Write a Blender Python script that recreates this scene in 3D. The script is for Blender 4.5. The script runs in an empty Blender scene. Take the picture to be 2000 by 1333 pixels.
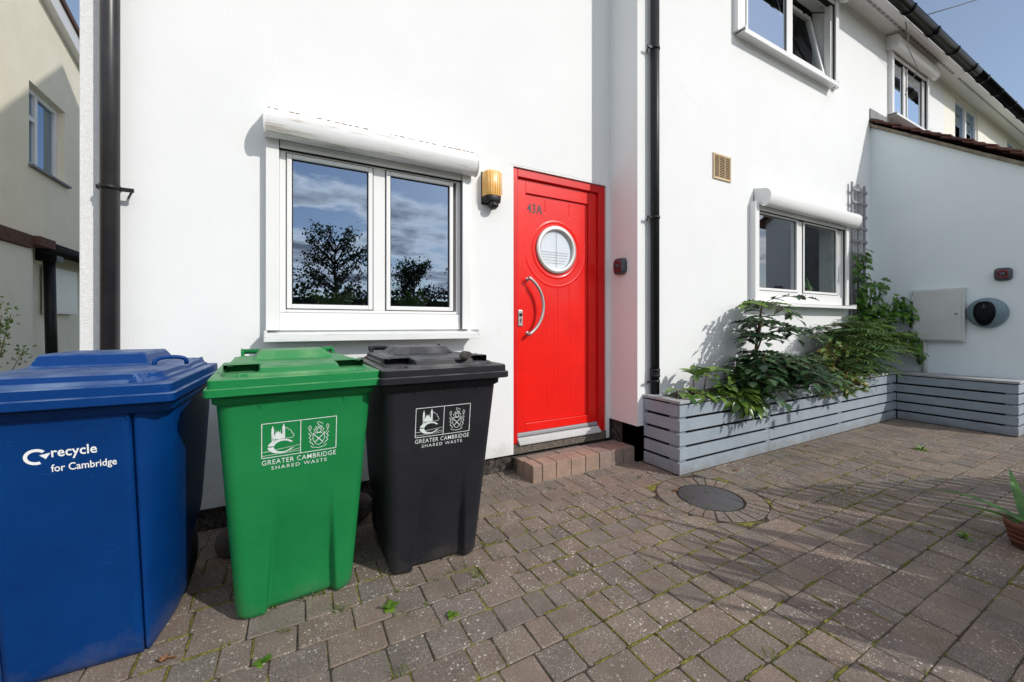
import bpy, bmesh, math, random
from mathutils import Vector, Matrix, noise
random.seed(7)
PI = math.pi; R = math.radians
scene = bpy.context.scene
C = scene.collection

# ------------------------------------------------------------ camera, sky, sun
SUN = Vector((0.60, -1.0, 0.74)).normalized()          # direction towards the sun
SUN_EL = math.asin(SUN.z)
cam_d = bpy.data.cameras.new('camera'); cam = bpy.data.objects.new('camera', cam_d); C.objects.link(cam)
cam.location = (0, 0, 1.12)
cam.rotation_euler = (R(90), 0, R(61.54 - 90))
cam_d.sensor_width = 36; cam_d.lens = 775 / 2000 * 36; cam_d.shift_y = -32.5 / 2000
cam_d.clip_start = 0.02; cam_d.clip_end = 2000
scene.camera = cam

w = bpy.data.worlds.new('World'); scene.world = w; w.use_nodes = True
nt = w.node_tree; nt.nodes.clear()
def N(tree, t, **kw):
    n = tree.nodes.new(t)
    for k, v in kw.items(): setattr(n, k, v)
    return n
wo = N(nt, 'ShaderNodeOutputWorld'); bg = N(nt, 'ShaderNodeBackground'); bg.inputs[1].default_value = 0.13
sky = N(nt, 'ShaderNodeTexSky'); sky.sky_type = 'NISHITA'; sky.sun_disc = False
sky.sun_elevation = SUN_EL; sky.sun_rotation = math.atan2(SUN.x, SUN.y)
sky.air_density = 1.0; sky.dust_density = 0.6; sky.ozone_density = 1.5
# clouds: noise laid out on a flat cloud layer overhead
tc = N(nt, 'ShaderNodeTexCoord'); sep = N(nt, 'ShaderNodeSeparateXYZ'); nt.links.new(tc.outputs['Generated'], sep.inputs[0])
def wm(op, a, b=None):
    n = N(nt, 'ShaderNodeMath', operation=op)
    for i, v in enumerate((a, b)):
        if v is None: continue
        if isinstance(v, (int, float)): n.inputs[i].default_value = v
        else: nt.links.new(v, n.inputs[i])
    return n.outputs[0]
zz = wm('ADD', wm('MAXIMUM', sep.outputs[2], 0.0), 0.10)
cmb = N(nt, 'ShaderNodeCombineXYZ'); nt.links.new(wm('DIVIDE', sep.outputs[0], zz), cmb.inputs[0]); nt.links.new(wm('DIVIDE', sep.outputs[1], zz), cmb.inputs[1])
cn = N(nt, 'ShaderNodeTexNoise'); cn.inputs['Scale'].default_value = 1.05; cn.inputs['Detail'].default_value = 9; cn.inputs['Roughness'].default_value = 0.55
cmb.inputs[2].default_value = 3.4
nt.links.new(cmb.outputs[0], cn.inputs['Vector'])
cr = N(nt, 'ShaderNodeValToRGB'); cr.color_ramp.elements[0].position = 0.545; cr.color_ramp.elements[1].position = 0.60; cr.color_ramp.elements[0].color = (.06, .06, .06, 1)
# the cloud bank stands in the southern half of the sky
south = wm('ADD', cn.outputs['Fac'], wm('MULTIPLY', wm('SUBTRACT', wm('MULTIPLY', sep.outputs[1], -1.0), 0.10), 0.085))
nt.links.new(south, cr.inputs[0])
# cloud undersides greyer where the layer is thick
cr2 = N(nt, 'ShaderNodeValToRGB'); cr2.color_ramp.elements[0].position = 0.60; cr2.color_ramp.elements[0].color = (12.4, 12.4, 12.6, 1)
cr2.color_ramp.elements[1].position = 0.70; cr2.color_ramp.elements[1].color = (3.0, 3.2, 3.7, 1)
nt.links.new(south, cr2.inputs[0])
mx = N(nt, 'ShaderNodeMix', data_type='RGBA'); nt.links.new(cr.outputs[0], mx.inputs[0])
nt.links.new(sky.outputs[0], mx.inputs[6]); nt.links.new(cr2.outputs[0], mx.inputs[7])
nt.links.new(mx.outputs[2], bg.inputs[0]); nt.links.new(bg.outputs[0], wo.inputs[0])

sl = bpy.data.lights.new('sun', 'SUN'); sl.energy = 3.0; sl.angle = R(0.5); sl.color = (1.0, 0.955, 0.885)
so = bpy.data.objects.new('sun', sl); C.objects.link(so)
so.rotation_euler = SUN.to_track_quat('Z', 'Y').to_euler()
scene.view_settings.view_transform = 'Standard'; scene.view_settings.look = 'None'
scene.view_settings.exposure = 0.0; scene.view_settings.gamma = 1.0; scene.view_settings.use_curve_mapping = False

# ------------------------------------------------------------ materials
def mat(name, col, rough=0.6, col2=None, nscale=6.0, bump=0.0, bscale=80.0, metal=0.0, spec=0.5, detail=5, ramp=(0.35, 0.65), translucent=0.0, coat=0.0, stain=None):
    m = bpy.data.materials.new(name); m.use_nodes = True; t = m.node_tree; b = t.nodes['Principled BSDF']
    b.inputs['Roughness'].default_value = rough; b.inputs['Metallic'].default_value = metal
    b.inputs['Specular IOR Level'].default_value = spec; b.inputs['Coat Weight'].default_value = coat
    b.inputs['Base Color'].default_value = (*col, 1)
    tc = N(t, 'ShaderNodeTexCoord'); last = None
    if col2:
        n = N(t, 'ShaderNodeTexNoise'); n.inputs['Scale'].default_value = nscale; n.inputs['Detail'].default_value = detail; n.inputs['Roughness'].default_value = .65
        t.links.new(tc.outputs['Object'], n.inputs['Vector'])
        r = N(t, 'ShaderNodeValToRGB'); r.color_ramp.elements[0].position = ramp[0]; r.color_ramp.elements[1].position = ramp[1]
        r.color_ramp.elements[0].color = (*col, 1); r.color_ramp.elements[1].color = (*col2, 1)
        t.links.new(n.outputs['Fac'], r.inputs[0]); last = r.outputs[0]
    if stain:                                   # (colour, scale vector, threshold) streaks or blots of dirt with a shape of their own
        sc_, scv, th = stain
        mp = N(t, 'ShaderNodeMapping'); mp.inputs['Scale'].default_value = scv; t.links.new(tc.outputs['Object'], mp.inputs[0])
        n = N(t, 'ShaderNodeTexNoise'); n.inputs['Scale'].default_value = 1; n.inputs['Detail'].default_value = 8; n.inputs['Roughness'].default_value = .7
        t.links.new(mp.outputs[0], n.inputs['Vector'])
        r = N(t, 'ShaderNodeValToRGB'); r.color_ramp.elements[0].position = th; r.color_ramp.elements[1].position = th + .12
        t.links.new(n.outputs['Fac'], r.inputs[0])
        x = N(t, 'ShaderNodeMix', data_type='RGBA'); t.links.new(r.outputs[0], x.inputs[0])
        if last: t.links.new(last, x.inputs[6])
        else: x.inputs[6].default_value = (*col, 1)
        x.inputs[7].default_value = (*sc_, 1); last = x.outputs[2]
    if last: t.links.new(last, b.inputs['Base Color'])
    if bump:
        n = N(t, 'ShaderNodeTexNoise'); n.inputs['Scale'].default_value = bscale; n.inputs['Detail'].default_value = 6
        t.links.new(tc.outputs['Object'], n.inputs['Vector'])
        bp = N(t, 'ShaderNodeBump'); bp.inputs['Strength'].default_value = bump; bp.inputs['Distance'].default_value = .01
        t.links.new(n.outputs['Fac'], bp.inputs['Height']); t.links.new(bp.outputs[0], b.inputs['Normal'])
    if translucent:
        tr = N(t, 'ShaderNodeBsdfTranslucent'); ms = N(t, 'ShaderNodeMixShader'); ms.inputs[0].default_value = translucent
        if last: t.links.new(last, tr.inputs[0])
        else: tr.inputs[0].default_value = (*col, 1)
        o = t.nodes['Material Output']; t.links.new(b.outputs[0], ms.inputs[1]); t.links.new(tr.outputs[0], ms.inputs[2]); t.links.new(ms.outputs[0], o.inputs[0])
    return m

M = {}
M['render'] = mat('white_render', (.775, .79, .795), .88, (.745, .76, .765), 1.3, .10, 90, stain=((.67, .68, .67), (2.6, 2.6, .8), .64))
def add_splash(m, k=-1.5, off=.42, hi=.55, dirt=(.42, .39, .33)):
    t = m.node_tree; b = t.nodes['Principled BSDF']; src = b.inputs['Base Color'].links[0].from_socket
    tcn = [n for n in t.nodes if n.type == 'TEX_COORD'][0]; sp = N(t, 'ShaderNodeSeparateXYZ'); t.links.new(tcn.outputs['Object'], sp.inputs[0])
    n = N(t, 'ShaderNodeTexNoise'); n.inputs['Scale'].default_value = 7; n.inputs['Detail'].default_value = 9; n.inputs['Roughness'].default_value = .75; t.links.new(tcn.outputs['Object'], n.inputs['Vector'])
    a = N(t, 'ShaderNodeMath', operation='MULTIPLY_ADD'); t.links.new(sp.outputs[2], a.inputs[0]); a.inputs[1].default_value = k; a.inputs[2].default_value = off
    c = N(t, 'ShaderNodeMath', operation='ADD'); t.links.new(a.outputs[0], c.inputs[0]); t.links.new(n.outputs['Fac'], c.inputs[1])
    r = N(t, 'ShaderNodeValToRGB'); r.color_ramp.elements[0].position = .55; r.color_ramp.elements[1].position = .85; r.color_ramp.elements[1].color = (hi, hi, hi, 1); t.links.new(c.outputs[0], r.inputs[0])
    x = N(t, 'ShaderNodeMix', data_type='RGBA'); t.links.new(r.outputs[0], x.inputs[0]); t.links.new(src, x.inputs[6]); x.inputs[7].default_value = (*dirt, 1); t.links.new(x.outputs[2], b.inputs['Base Color'])
add_splash(M['render'])
M['render_rough'] = mat('pebbled_render', (.76, .77, .77), .9, (.68, .69, .69), 70, .45, 150)
M['render_blue'] = mat('pale_grey_render', (.75, .82, .85), .88, (.71, .785, .815), 1.1, .12, 70, stain=((.52, .58, .60), (3, 3, 1.5), .68))
M['cream'] = mat('cream_render', (.90, .84, .69), .9, (.84, .78, .63), 2.5, .2, 90, stain=((.66, .62, .52), (2, 2, .5), .66))
M['cream2'] = mat('pale_cream_paint', (.82, .81, .72), .85, (.78, .77, .68), 2.5, .2, 70)
M['stone'] = mat('dark_plinth', (.018, .016, .015), .95, (.13, .105, .09), 30, 1.0, 45, ramp=(.42, .7))
M['upvc'] = mat('white_plastic', (.80, .80, .80), .32, (.77, .775, .77), 3)
M['upvc_dirty'] = mat('weathered_white_aluminium', (.76, .77, .78), .35, (.72, .73, .73), 4, stain=((.40, .36, .27), (2.2, 40, 40), .54))
M['rust'] = mat('rust_stain', (.34, .15, .04), .9, (.10, .07, .05), 30)
M['alu_grey'] = mat('grey_aluminium', (.30, .31, .33), .5, metal=.2)
M['red'] = mat('red_gloss_door_paint', (.80, .014, .008), .30, (.72, .011, .008), 3, .05, 18, spec=.3, coat=.15)
M['red_dark'] = mat('red_frame_paint', (.66, .010, .010), .38, (.56, .009, .010), 6, spec=.3)
M['steel'] = mat('brushed_steel', (.50, .48, .46), .38, metal=.75)
M['num'] = mat('grey_digits', (.05, .045, .05), .5)
M['black_pl'] = mat('black_plastic_pipe', (.008, .009, .010), .42, (.014, .015, .017), 8, spec=.3, stain=((.06, .06, .06), (30, 30, 4), .70))
M['gutter'] = mat('glossy_black_gutter', (.003, .003, .004), .30, (.006, .006, .007), 6, spec=.06)
M['pipe'] = mat('charcoal_pipe', (.016, .015, .018), .36, (.030, .028, .031), 5, stain=((.12, .12, .12), (60, 60, 25), .72))
M['dark'] = mat('dark_void', (.01, .01, .01), .9)
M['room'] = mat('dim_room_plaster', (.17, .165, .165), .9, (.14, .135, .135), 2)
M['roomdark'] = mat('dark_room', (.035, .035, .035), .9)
M['curtain'] = mat('curtain_cloth', (.30, .30, .29), .9, (.24, .24, .235), 3)
M['wood'] = mat('grey_painted_timber', (.31, .36, .415), .62, (.25, .30, .355), 5, .25, 30, stain=((.22, .24, .26), (2, 2, 34), .62))
M['woodtop'] = mat('worn_grey_timber_top', (.40, .41, .42), .7, (.30, .32, .34), 9, .3, 30, stain=((.50, .46, .40), (3, 22, 8), .62))
M['trellis'] = mat('weathered_trellis_wood', (.30, .30, .32), .8, (.22, .22, .235), 14, .2, 40)
M['soil'] = mat('dark_soil', (.03, .022, .016), .95, (.06, .045, .03), 30, 1, 30)
M['brick'] = mat('salmon_concrete_brick', (.37, .25, .19), .9, (.26, .185, .145), 9, .6, 90, stain=((.42, .33, .27), (26, 26, 26), .63))
M['brickgrey'] = mat('grey_weathered_brick', (.30, .215, .18), .9, (.21, .165, .14), 18, .6, 90)
M['mortar'] = mat('rough_mortar', (.17, .145, .12), .95, (.08, .07, .055), 30, 1, 60)
M['amber'] = mat('amber_lamp_cover', (.85, .45, .10), .3, (.80, .52, .20), 14, detail=2)
M['cover'] = mat('grey_composite_cover', (.055, .055, .06), .8, (.10, .10, .105), 260, .6, 300, detail=2)
M['ev_grey'] = mat('slate_plastic', (.13, .20, .24), .4)
M['ev_black'] = mat('glossy_black_plastic', (.003, .004, .006), .30, spec=.12)
M['sound_red'] = mat('deep_red_plastic', (.16, .012, .018), .35)
M['sound_grey'] = mat('grey_plastic_housing', (.06, .068, .085), .4)
M['meter'] = mat('pale_grey_meter_box', (.56, .58, .58), .45, (.50, .52, .52), 3, stain=((.42, .40, .36), (3, 3, 3), .66))
M['vent'] = mat('buff_vent_plastic', (.62, .47, .29), .6, (.52, .38, .22), 20)
M['tile'] = mat('old_clay_tile', (.16, .06, .045), .9, (.07, .035, .03), 12, .7, 50, stain=((.20, .19, .15), (16, 16, 16), .62))
M['moss_mortar'] = mat('mossy_mortar', (.26, .22, .16), .95, (.14, .12, .09), 20, .8, 50)
M['lead'] = mat('lead_flashing', (.22, .22, .23), .6, (.15, .15, .16), 10)
M['rooft'] = mat('brown_roof_tile', (.14, .07, .05), .9, (.09, .05, .04), 5, .4, 30)
M['brownbeam'] = mat('brown_brick_edge', (.13, .06, .045), .9, (.08, .04, .03), 12, .5, 40)
M['bark'] = mat('bark', (.09, .06, .04), .9, (.05, .035, .025), 20, .6, 40)
M['stem'] = mat('brown_stem', (.12, .06, .03), .8, (.16, .10, .05), 14)
def leafmat(n, a, b, tl=.25, rough=.42): return mat(n, a, rough, b, 9, translucent=tl, spec=.45, detail=2, ramp=(.38, .62))
M['lf_maho'] = leafmat('dark_holly_leaf', (.014, .042, .024), (.065, .125, .045), .12, .33)
M['lf_new'] = leafmat('fresh_green_leaf', (.10, .20, .025), (.16, .26, .04))
M['lf_laurel'] = leafmat('yellow_green_laurel_leaf', (.035, .10, .014), (.17, .27, .05), .2, .3)
M['lf_fern'] = leafmat('feathery_green_leaf', (.022, .065, .024), (.10, .19, .05), .2)
M['lf_fern2'] = leafmat('bright_feathery_leaf', (.07, .15, .03), (.16, .26, .06), .25)
M['lf_fig'] = leafmat('lobed_vine_leaf', (.022, .085, .010), (.10, .24, .022), .3)
M['lf_gold'] = leafmat('turning_leaf', (.06, .12, .02), (.30, .22, .07), .3)
M['lf_red'] = leafmat('red_autumn_leaf', (.45, .06, .02), (.55, .12, .03), .2)
M['lf_palm'] = leafmat('strap_leaf', (.06, .17, .04), (.14, .30, .08), .2)
M['lf_tree'] = leafmat('tree_leaf', (.02, .03, .012), (.06, .08, .03), .25)
M['weed'] = leafmat('weed_leaf', (.09, .20, .02), (.20, .34, .04), .3)
M['grass'] = leafmat('grass_blade', (.09, .14, .02), (.20, .24, .05), .3, .6)
M['dead'] = mat('dry_leaf', (.24, .10, .04), .8, (.34, .17, .08), 30)
M['pot'] = mat('terracotta', (.17, .055, .035), .85, (.10, .035, .025), 20)
M['white_ink'] = mat('white_print', (.86, .88, .88), .5)
M['ink_soft'] = mat('worn_white_print', (.74, .80, .78), .55, (.55, .62, .60), 60)
M['tyre'] = mat('dull_black_rubber', (.006, .006, .007), .9)
M['lit_blind'] = mat('lit_blind_pane', (.60, .66, .72), .12, (.66, .71, .76), 2, coat=.5)
M['crack_and_shadow'] = mat('crack_and_shadow_grey', (.55, .54, .52), .9)
M['rock'] = mat('grey_rock', (.09, .08, .075), .9, (.04, .038, .036), 20, .9, 60)
M['glassbk'] = mat('blind_cloth', (.62, .64, .66), .6, (.52, .55, .57), 3)

def bin_mat(name, c, c2, dust, scr):
    m = mat(name, c, .44, c2, 3, .08, 160, spec=.16, stain=(scr, (7, 7, 2.2), .655))
    t = m.node_tree; b = t.nodes['Principled BSDF']
    # fine scratches
    src = b.inputs['Base Color'].links[0].from_socket
    tcn = [n for n in t.nodes if n.type == 'TEX_COORD'][0]
    mp = N(t, 'ShaderNodeMapping'); mp.inputs['Scale'].default_value = (14, 14, 260); mp.inputs['Rotation'].default_value = (.05, .13, 0); t.links.new(tcn.outputs['Object'], mp.inputs[0])
    n = N(t, 'ShaderNodeTexNoise'); n.inputs['Scale'].default_value = 1; n.inputs['Detail'].default_value = 3; t.links.new(mp.outputs[0], n.inputs['Vector'])
    r = N(t, 'ShaderNodeValToRGB'); r.color_ramp.elements[0].position = .70; r.color_ramp.elements[1].position = .80; r.color_ramp.elements[1].color = (.5, .5, .5, 1)
    t.links.new(n.outputs['Fac'], r.inputs[0])
    x = N(t, 'ShaderNodeMix', data_type='RGBA'); t.links.new(r.outputs[0], x.inputs[0]); t.links.new(src, x.inputs[6]); x.inputs[7].default_value = (*scr, 1)
    # dust lies on faces that look up
    g = N(t, 'ShaderNodeNewGeometry'); s3 = N(t, 'ShaderNodeSeparateXYZ'); t.links.new(g.outputs['Normal'], s3.inputs[0])
    n2 = N(t, 'ShaderNodeTexNoise'); n2.inputs['Scale'].default_value = 9; n2.inputs['Detail'].default_value = 8; t.links.new(tcn.outputs['Object'], n2.inputs['Vector'])
    ml = N(t, 'ShaderNodeMath', operation='MULTIPLY_ADD'); t.links.new(n2.outputs['Fac'], ml.inputs[0]); ml.inputs[1].default_value = 2.2; ml.inputs[2].default_value = -.75; ml.use_clamp = True
    mr = N(t, 'ShaderNodeMath', operation='GREATER_THAN'); t.links.new(s3.outputs[2], mr.inputs[0]); mr.inputs[1].default_value = .5
    mm = N(t, 'ShaderNodeMath', operation='MULTIPLY'); t.links.new(ml.outputs[0], mm.inputs[0]); t.links.new(mr.outputs[0], mm.inputs[1])
    m2 = N(t, 'ShaderNodeMath', operation='MULTIPLY'); t.links.new(mm.outputs[0], m2.inputs[0]); m2.inputs[1].default_value = .70
    y = N(t, 'ShaderNodeMix', data_type='RGBA'); t.links.new(m2.outputs[0], y.inputs[0]); t.links.new(x.outputs[2], y.inputs[6]); y.inputs[7].default_value = (*dust, 1)
    t.links.new(y.outputs[2], b.inputs['Base Color'])
    return m
M['green_bin'] = bin_mat('green_bin_plastic', (.008, .175, .048), (.014, .205, .060), (.20, .36, .18), (.10, .26, .11))
M['blue_bin'] = bin_mat('blue_bin_plastic', (.0004, .030, .145), (.0008, .040, .18), (.20, .28, .40), (.04, .14, .34))
M['black_bin'] = bin_mat('black_bin_plastic', (.014, .015, .019), (.021, .021, .026), (.20, .20, .20), (.075, .075, .08))

for k_ in ('green_bin', 'blue_bin', 'black_bin'): add_splash(M[k_], -2.2, .24, .20, (.20, .18, .15))
add_splash(M['wood'], -3.0, .34, .5, (.17, .15, .125))
def glass_mat(name, refl, tint=(.8, .85, .85), gt=(.62, .78, 1), fres=1.0):
    m = bpy.data.materials.new(name); m.use_nodes = True; t = m.node_tree; t.nodes.clear()
    o = N(t, 'ShaderNodeOutputMaterial'); g = N(t, 'ShaderNodeBsdfGlossy'); g.inputs['Roughness'].default_value = 0.0; g.inputs['Color'].default_value = (*gt, 1)
    tr = N(t, 'ShaderNodeBsdfTransparent'); tr.inputs[0].default_value = (*tint, 1)
    lw = N(t, 'ShaderNodeLayerWeight'); lw.inputs[0].default_value = .35
    a = N(t, 'ShaderNodeMath', operation='MULTIPLY_ADD'); t.links.new(lw.outputs['Fresnel'], a.inputs[0]); a.inputs[1].default_value = fres; a.inputs[2].default_value = refl; a.use_clamp = True
    x = N(t, 'ShaderNodeMixShader'); t.links.new(a.outputs[0], x.inputs[0]); t.links.new(tr.outputs[0], x.inputs[1]); t.links.new(g.outputs[0], x.inputs[2]); t.links.new(x.outputs[0], o.inputs[0])
    return m
M['glass'] = glass_mat('coated_window_glass', .32, gt=(.62, .78, 1))
M['glass_sky'] = glass_mat('sky_reflecting_glass', .62, gt=(.88, .94, 1))
M['glass_low'] = glass_mat('clear_window_glass', .04, gt=(.9, .92, 1), fres=.22)

# ------------------------------------------------------------ mesh helpers
class MB:
    """collects shapes in world coordinates; build() links them as ONE mesh object"""
    def __init__(s): s.bm = bmesh.new()
    def poly(s, vs, smooth=False):
        f = s.bm.faces.new([s.bm.verts.new(v) for v in vs]); f.smooth = smooth; return f
    def box(s, x0, x1, y0, y1, z0, z1):
        v = [s.bm.verts.new((x, y, z)) for x in (x0, x1) for y in (y0, y1) for z in (z0, z1)]
        for q in ((0, 1, 3, 2), (4, 6, 7, 5), (0, 4, 5, 1), (2, 3, 7, 6), (0, 2, 6, 4), (1, 5, 7, 3)): s.bm.faces.new([v[i] for i in q])
    def obox(s, c, ax, ay, az):                       # oriented box from centre and half axes
        c = Vector(c); ax, ay, az = Vector(ax), Vector(ay), Vector(az)
        v = [s.bm.verts.new(c + ax * i + ay * j + az * k) for i in (-1, 1) for j in (-1, 1) for k in (-1, 1)]
        for q in ((0, 1, 3, 2), (4, 6, 7, 5), (0, 4, 5, 1), (2, 3, 7, 6), (0, 2, 6, 4), (1, 5, 7, 3)): s.bm.faces.new([v[i] for i in q])
    def rings(s, rs, cap=True, smooth=True, closed=True):
        L = [[s.bm.verts.new(p) for p in r] for r in rs]; n = len(L[0])
        for a, b in zip(L, L[1:]):
            for i in range(n if closed else n - 1):
                f = s.bm.faces.new((a[i], a[(i + 1) % n], b[(i + 1) % n], b[i])); f.smooth = smooth
        if cap and closed:
            s.bm.faces.new(L[0][::-1]); s.bm.faces.new(L[-1])
    def tube(s, pts, r, n=12, cap=True):
        pts = [Vector(p) for p in pts]; rr = r if isinstance(r, (list, tuple)) else [r] * len(pts)
        rs = []; up = None
        for i, p in enumerate(pts):
            d = (pts[min(i + 1, len(pts) - 1)] - pts[max(i - 1, 0)]).normalized()
            if up is None: up = d.orthogonal().normalized()
            u = (up - d * up.dot(d)).normalized(); up = u; v = d.cross(u)
            rs.append([p + (u * math.cos(2 * PI * k / n) + v * math.sin(2 * PI * k / n)) * rr[i] for k in range(n)])
        s.rings(rs, cap)
    def lathe(s, c, axis, prof, n=32):                # prof: (distance along axis, radius)
        c = Vector(c); axis = Vector(axis).normalized(); u = axis.orthogonal().normalized(); v = axis.cross(u)
        rs = [[c + axis * a + (u * math.cos(2 * PI * k / n) + v * math.sin(2 * PI * k / n)) * max(r, 1e-4) for k in range(n)] for a, r in prof]
        s.rings(rs)
    def prism(s, prof, x0, x1, smooth=False):         # prof: (y, z) outline swept along x
        s.rings([[(x0, y, z) for y, z in prof], [(x1, y, z) for y, z in prof]], True, smooth)
    def build(s, name, m, parent=None, bevel=0, auto=False, loc=None, label=None):
        bm = s.bm; bmesh.ops.recalc_face_normals(bm, faces=bm.faces)
        o = None
        off = Vector((0, 0, 0))
        p = parent
        chain = []
        while p is not None: chain.append(p); p = p.parent
        for p in chain: off += Vector(p.location)
        if parent is None and loc: off = Vector(loc)
        if off.length > 0: bmesh.ops.translate(bm, verts=bm.verts, vec=-off)
        me = bpy.data.meshes.new(name); bm.to_mesh(me); bm.free(); me.materials.append(m)
        o = bpy.data.objects.new(name, me); C.objects.link(o)
        if parent is not None: o.parent = parent
        elif loc: o.location = loc
        if bevel:
            b = o.modifiers.new('bevel', 'BEVEL'); b.width = bevel; b.segments = 2; b.limit_method = 'ANGLE'; b.angle_limit = R(35); b.harden_normals = False
        if label: o['label'] = label
        return o
def tag(o, label=None, cat=None, group=None, kind=None):
    for k, v in (('label', label), ('category', cat), ('group', group), ('kind', kind)):
        if v: o[k] = v
    return o
def empty(name, loc, rz=0, **kw):
    o = bpy.data.objects.new(name, None); C.objects.link(o); o.location = loc; o.rotation_euler.z = rz
    o.empty_display_size = .1; return tag(o, **kw)
def boxpart(name, m, parent, *b, bevel=.003, label=None):
    q = MB(); q.box(*b); return q.build(name, m, parent, bevel, label=label)

_txt = {}
def text_polys(txt, bold=0.0, spacing=1.0):
    k = (txt, bold, spacing)
    if k not in _txt:
        cu = bpy.data.curves.new('t', 'FONT'); cu.body = txt; cu.offset = bold; cu.space_character = spacing; cu.resolution_u = 3
        o = bpy.data.objects.new('t', cu); C.objects.link(o); bpy.context.view_layer.update()
        me = o.evaluated_get(bpy.context.evaluated_depsgraph_get()).to_mesh()
        vs = [(v.co.x, v.co.y) for v in me.vertices]; fs = [tuple(p.vertices) for p in me.polygons]
        o.evaluated_get(bpy.context.evaluated_depsgraph_get()).to_mesh_clear()
        bpy.data.objects.remove(o); bpy.data.curves.remove(cu); _txt[k] = (vs, fs)
    return _txt[k]
def put_text(bm, fn, txt, x0, x1, z0, z1, bold=0, spacing=1.0):
    vs, fs = text_polys(txt, bold, spacing)
    ax, bx = min(v[0] for v in vs), max(v[0] for v in vs); ay, by = min(v[1] for v in vs), max(v[1] for v in vs)
    L = [bm.verts.new(fn(x0 + (v[0] - ax) / (bx - ax) * (x1 - x0), z0 + (v[1] - ay) / (by - ay) * (z1 - z0))) for v in vs]
    for f in fs:
        try: bm.faces.new([L[i] for i in f])
        except ValueError: pass

# ------------------------------------------------------------ layout constants (metres)
YA, YB, XR, XL, XE = 2.65, 2.323, 2.406, -.90, 6.578
XC = 9.23        # where the white terrace house meets the cream one
EAVE = 5.05

# ------------------------------------------------------------ ground
g = MB(); g.poly([(-300, -300, -.05), (300, -300, -.05), (300, 300, -.05), (-300, 300, -.05)])
tag(g.build('ground', mat('rough_grass_and_earth', (.05, .07, .02), .95, (.09, .08, .05), .8, .3, 20)), kind='structure')

def joint_material():
    m = mat('joint_sand_and_moss', (.022, .018, .014), .95, (.085, .068, .048), 22, .8, 60)
    t = m.node_tree; b = t.nodes['Principled BSDF']; src = b.inputs['Base Color'].links[0].from_socket
    tcn = [n for n in t.nodes if n.type == 'TEX_COORD'][0]
    n = N(t, 'ShaderNodeTexNoise'); n.inputs['Scale'].default_value = 3.2; n.inputs['Detail'].default_value = 8; n.inputs['Roughness'].default_value = .7
    t.links.new(tcn.outputs['Object'], n.inputs['Vector'])
    r = N(t, 'ShaderNodeValToRGB'); r.color_ramp.elements[0].position = .49; r.color_ramp.elements[1].position = .58; t.links.new(n.outputs['Fac'], r.inputs[0])
    n2 = N(t, 'ShaderNodeTexNoise'); n2.inputs['Scale'].default_value = 45; t.links.new(tcn.outputs['Object'], n2.inputs['Vector'])
    r2 = N(t, 'ShaderNodeValToRGB'); r2.color_ramp.elements[0].color = (.07, .08, .012, 1); r2.color_ramp.elements[1].color = (.27, .25, .030, 1); r2.color_ramp.elements[0].position = .35; r2.color_ramp.elements[1].position = .65
    t.links.new(n2.outputs['Fac'], r2.inputs[0])
    x = N(t, 'ShaderNodeMix', data_type='RGBA'); t.links.new(r.outputs[0], x.inputs[0]); t.links.new(src, x.inputs[6]); t.links.new(r2.outputs[0], x.inputs[7]); t.links.new(x.outputs[2], b.inputs['Base Color'])
    return m
g = MB(); g.poly([(-3.0, -5, -.0045), (9.5, -5, -.0045), (9.5, 9.0, -.0045), (-3.0, 9.0, -.0045)])
tag(g.build('joint_sand', joint_material()), kind='structure')

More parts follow.
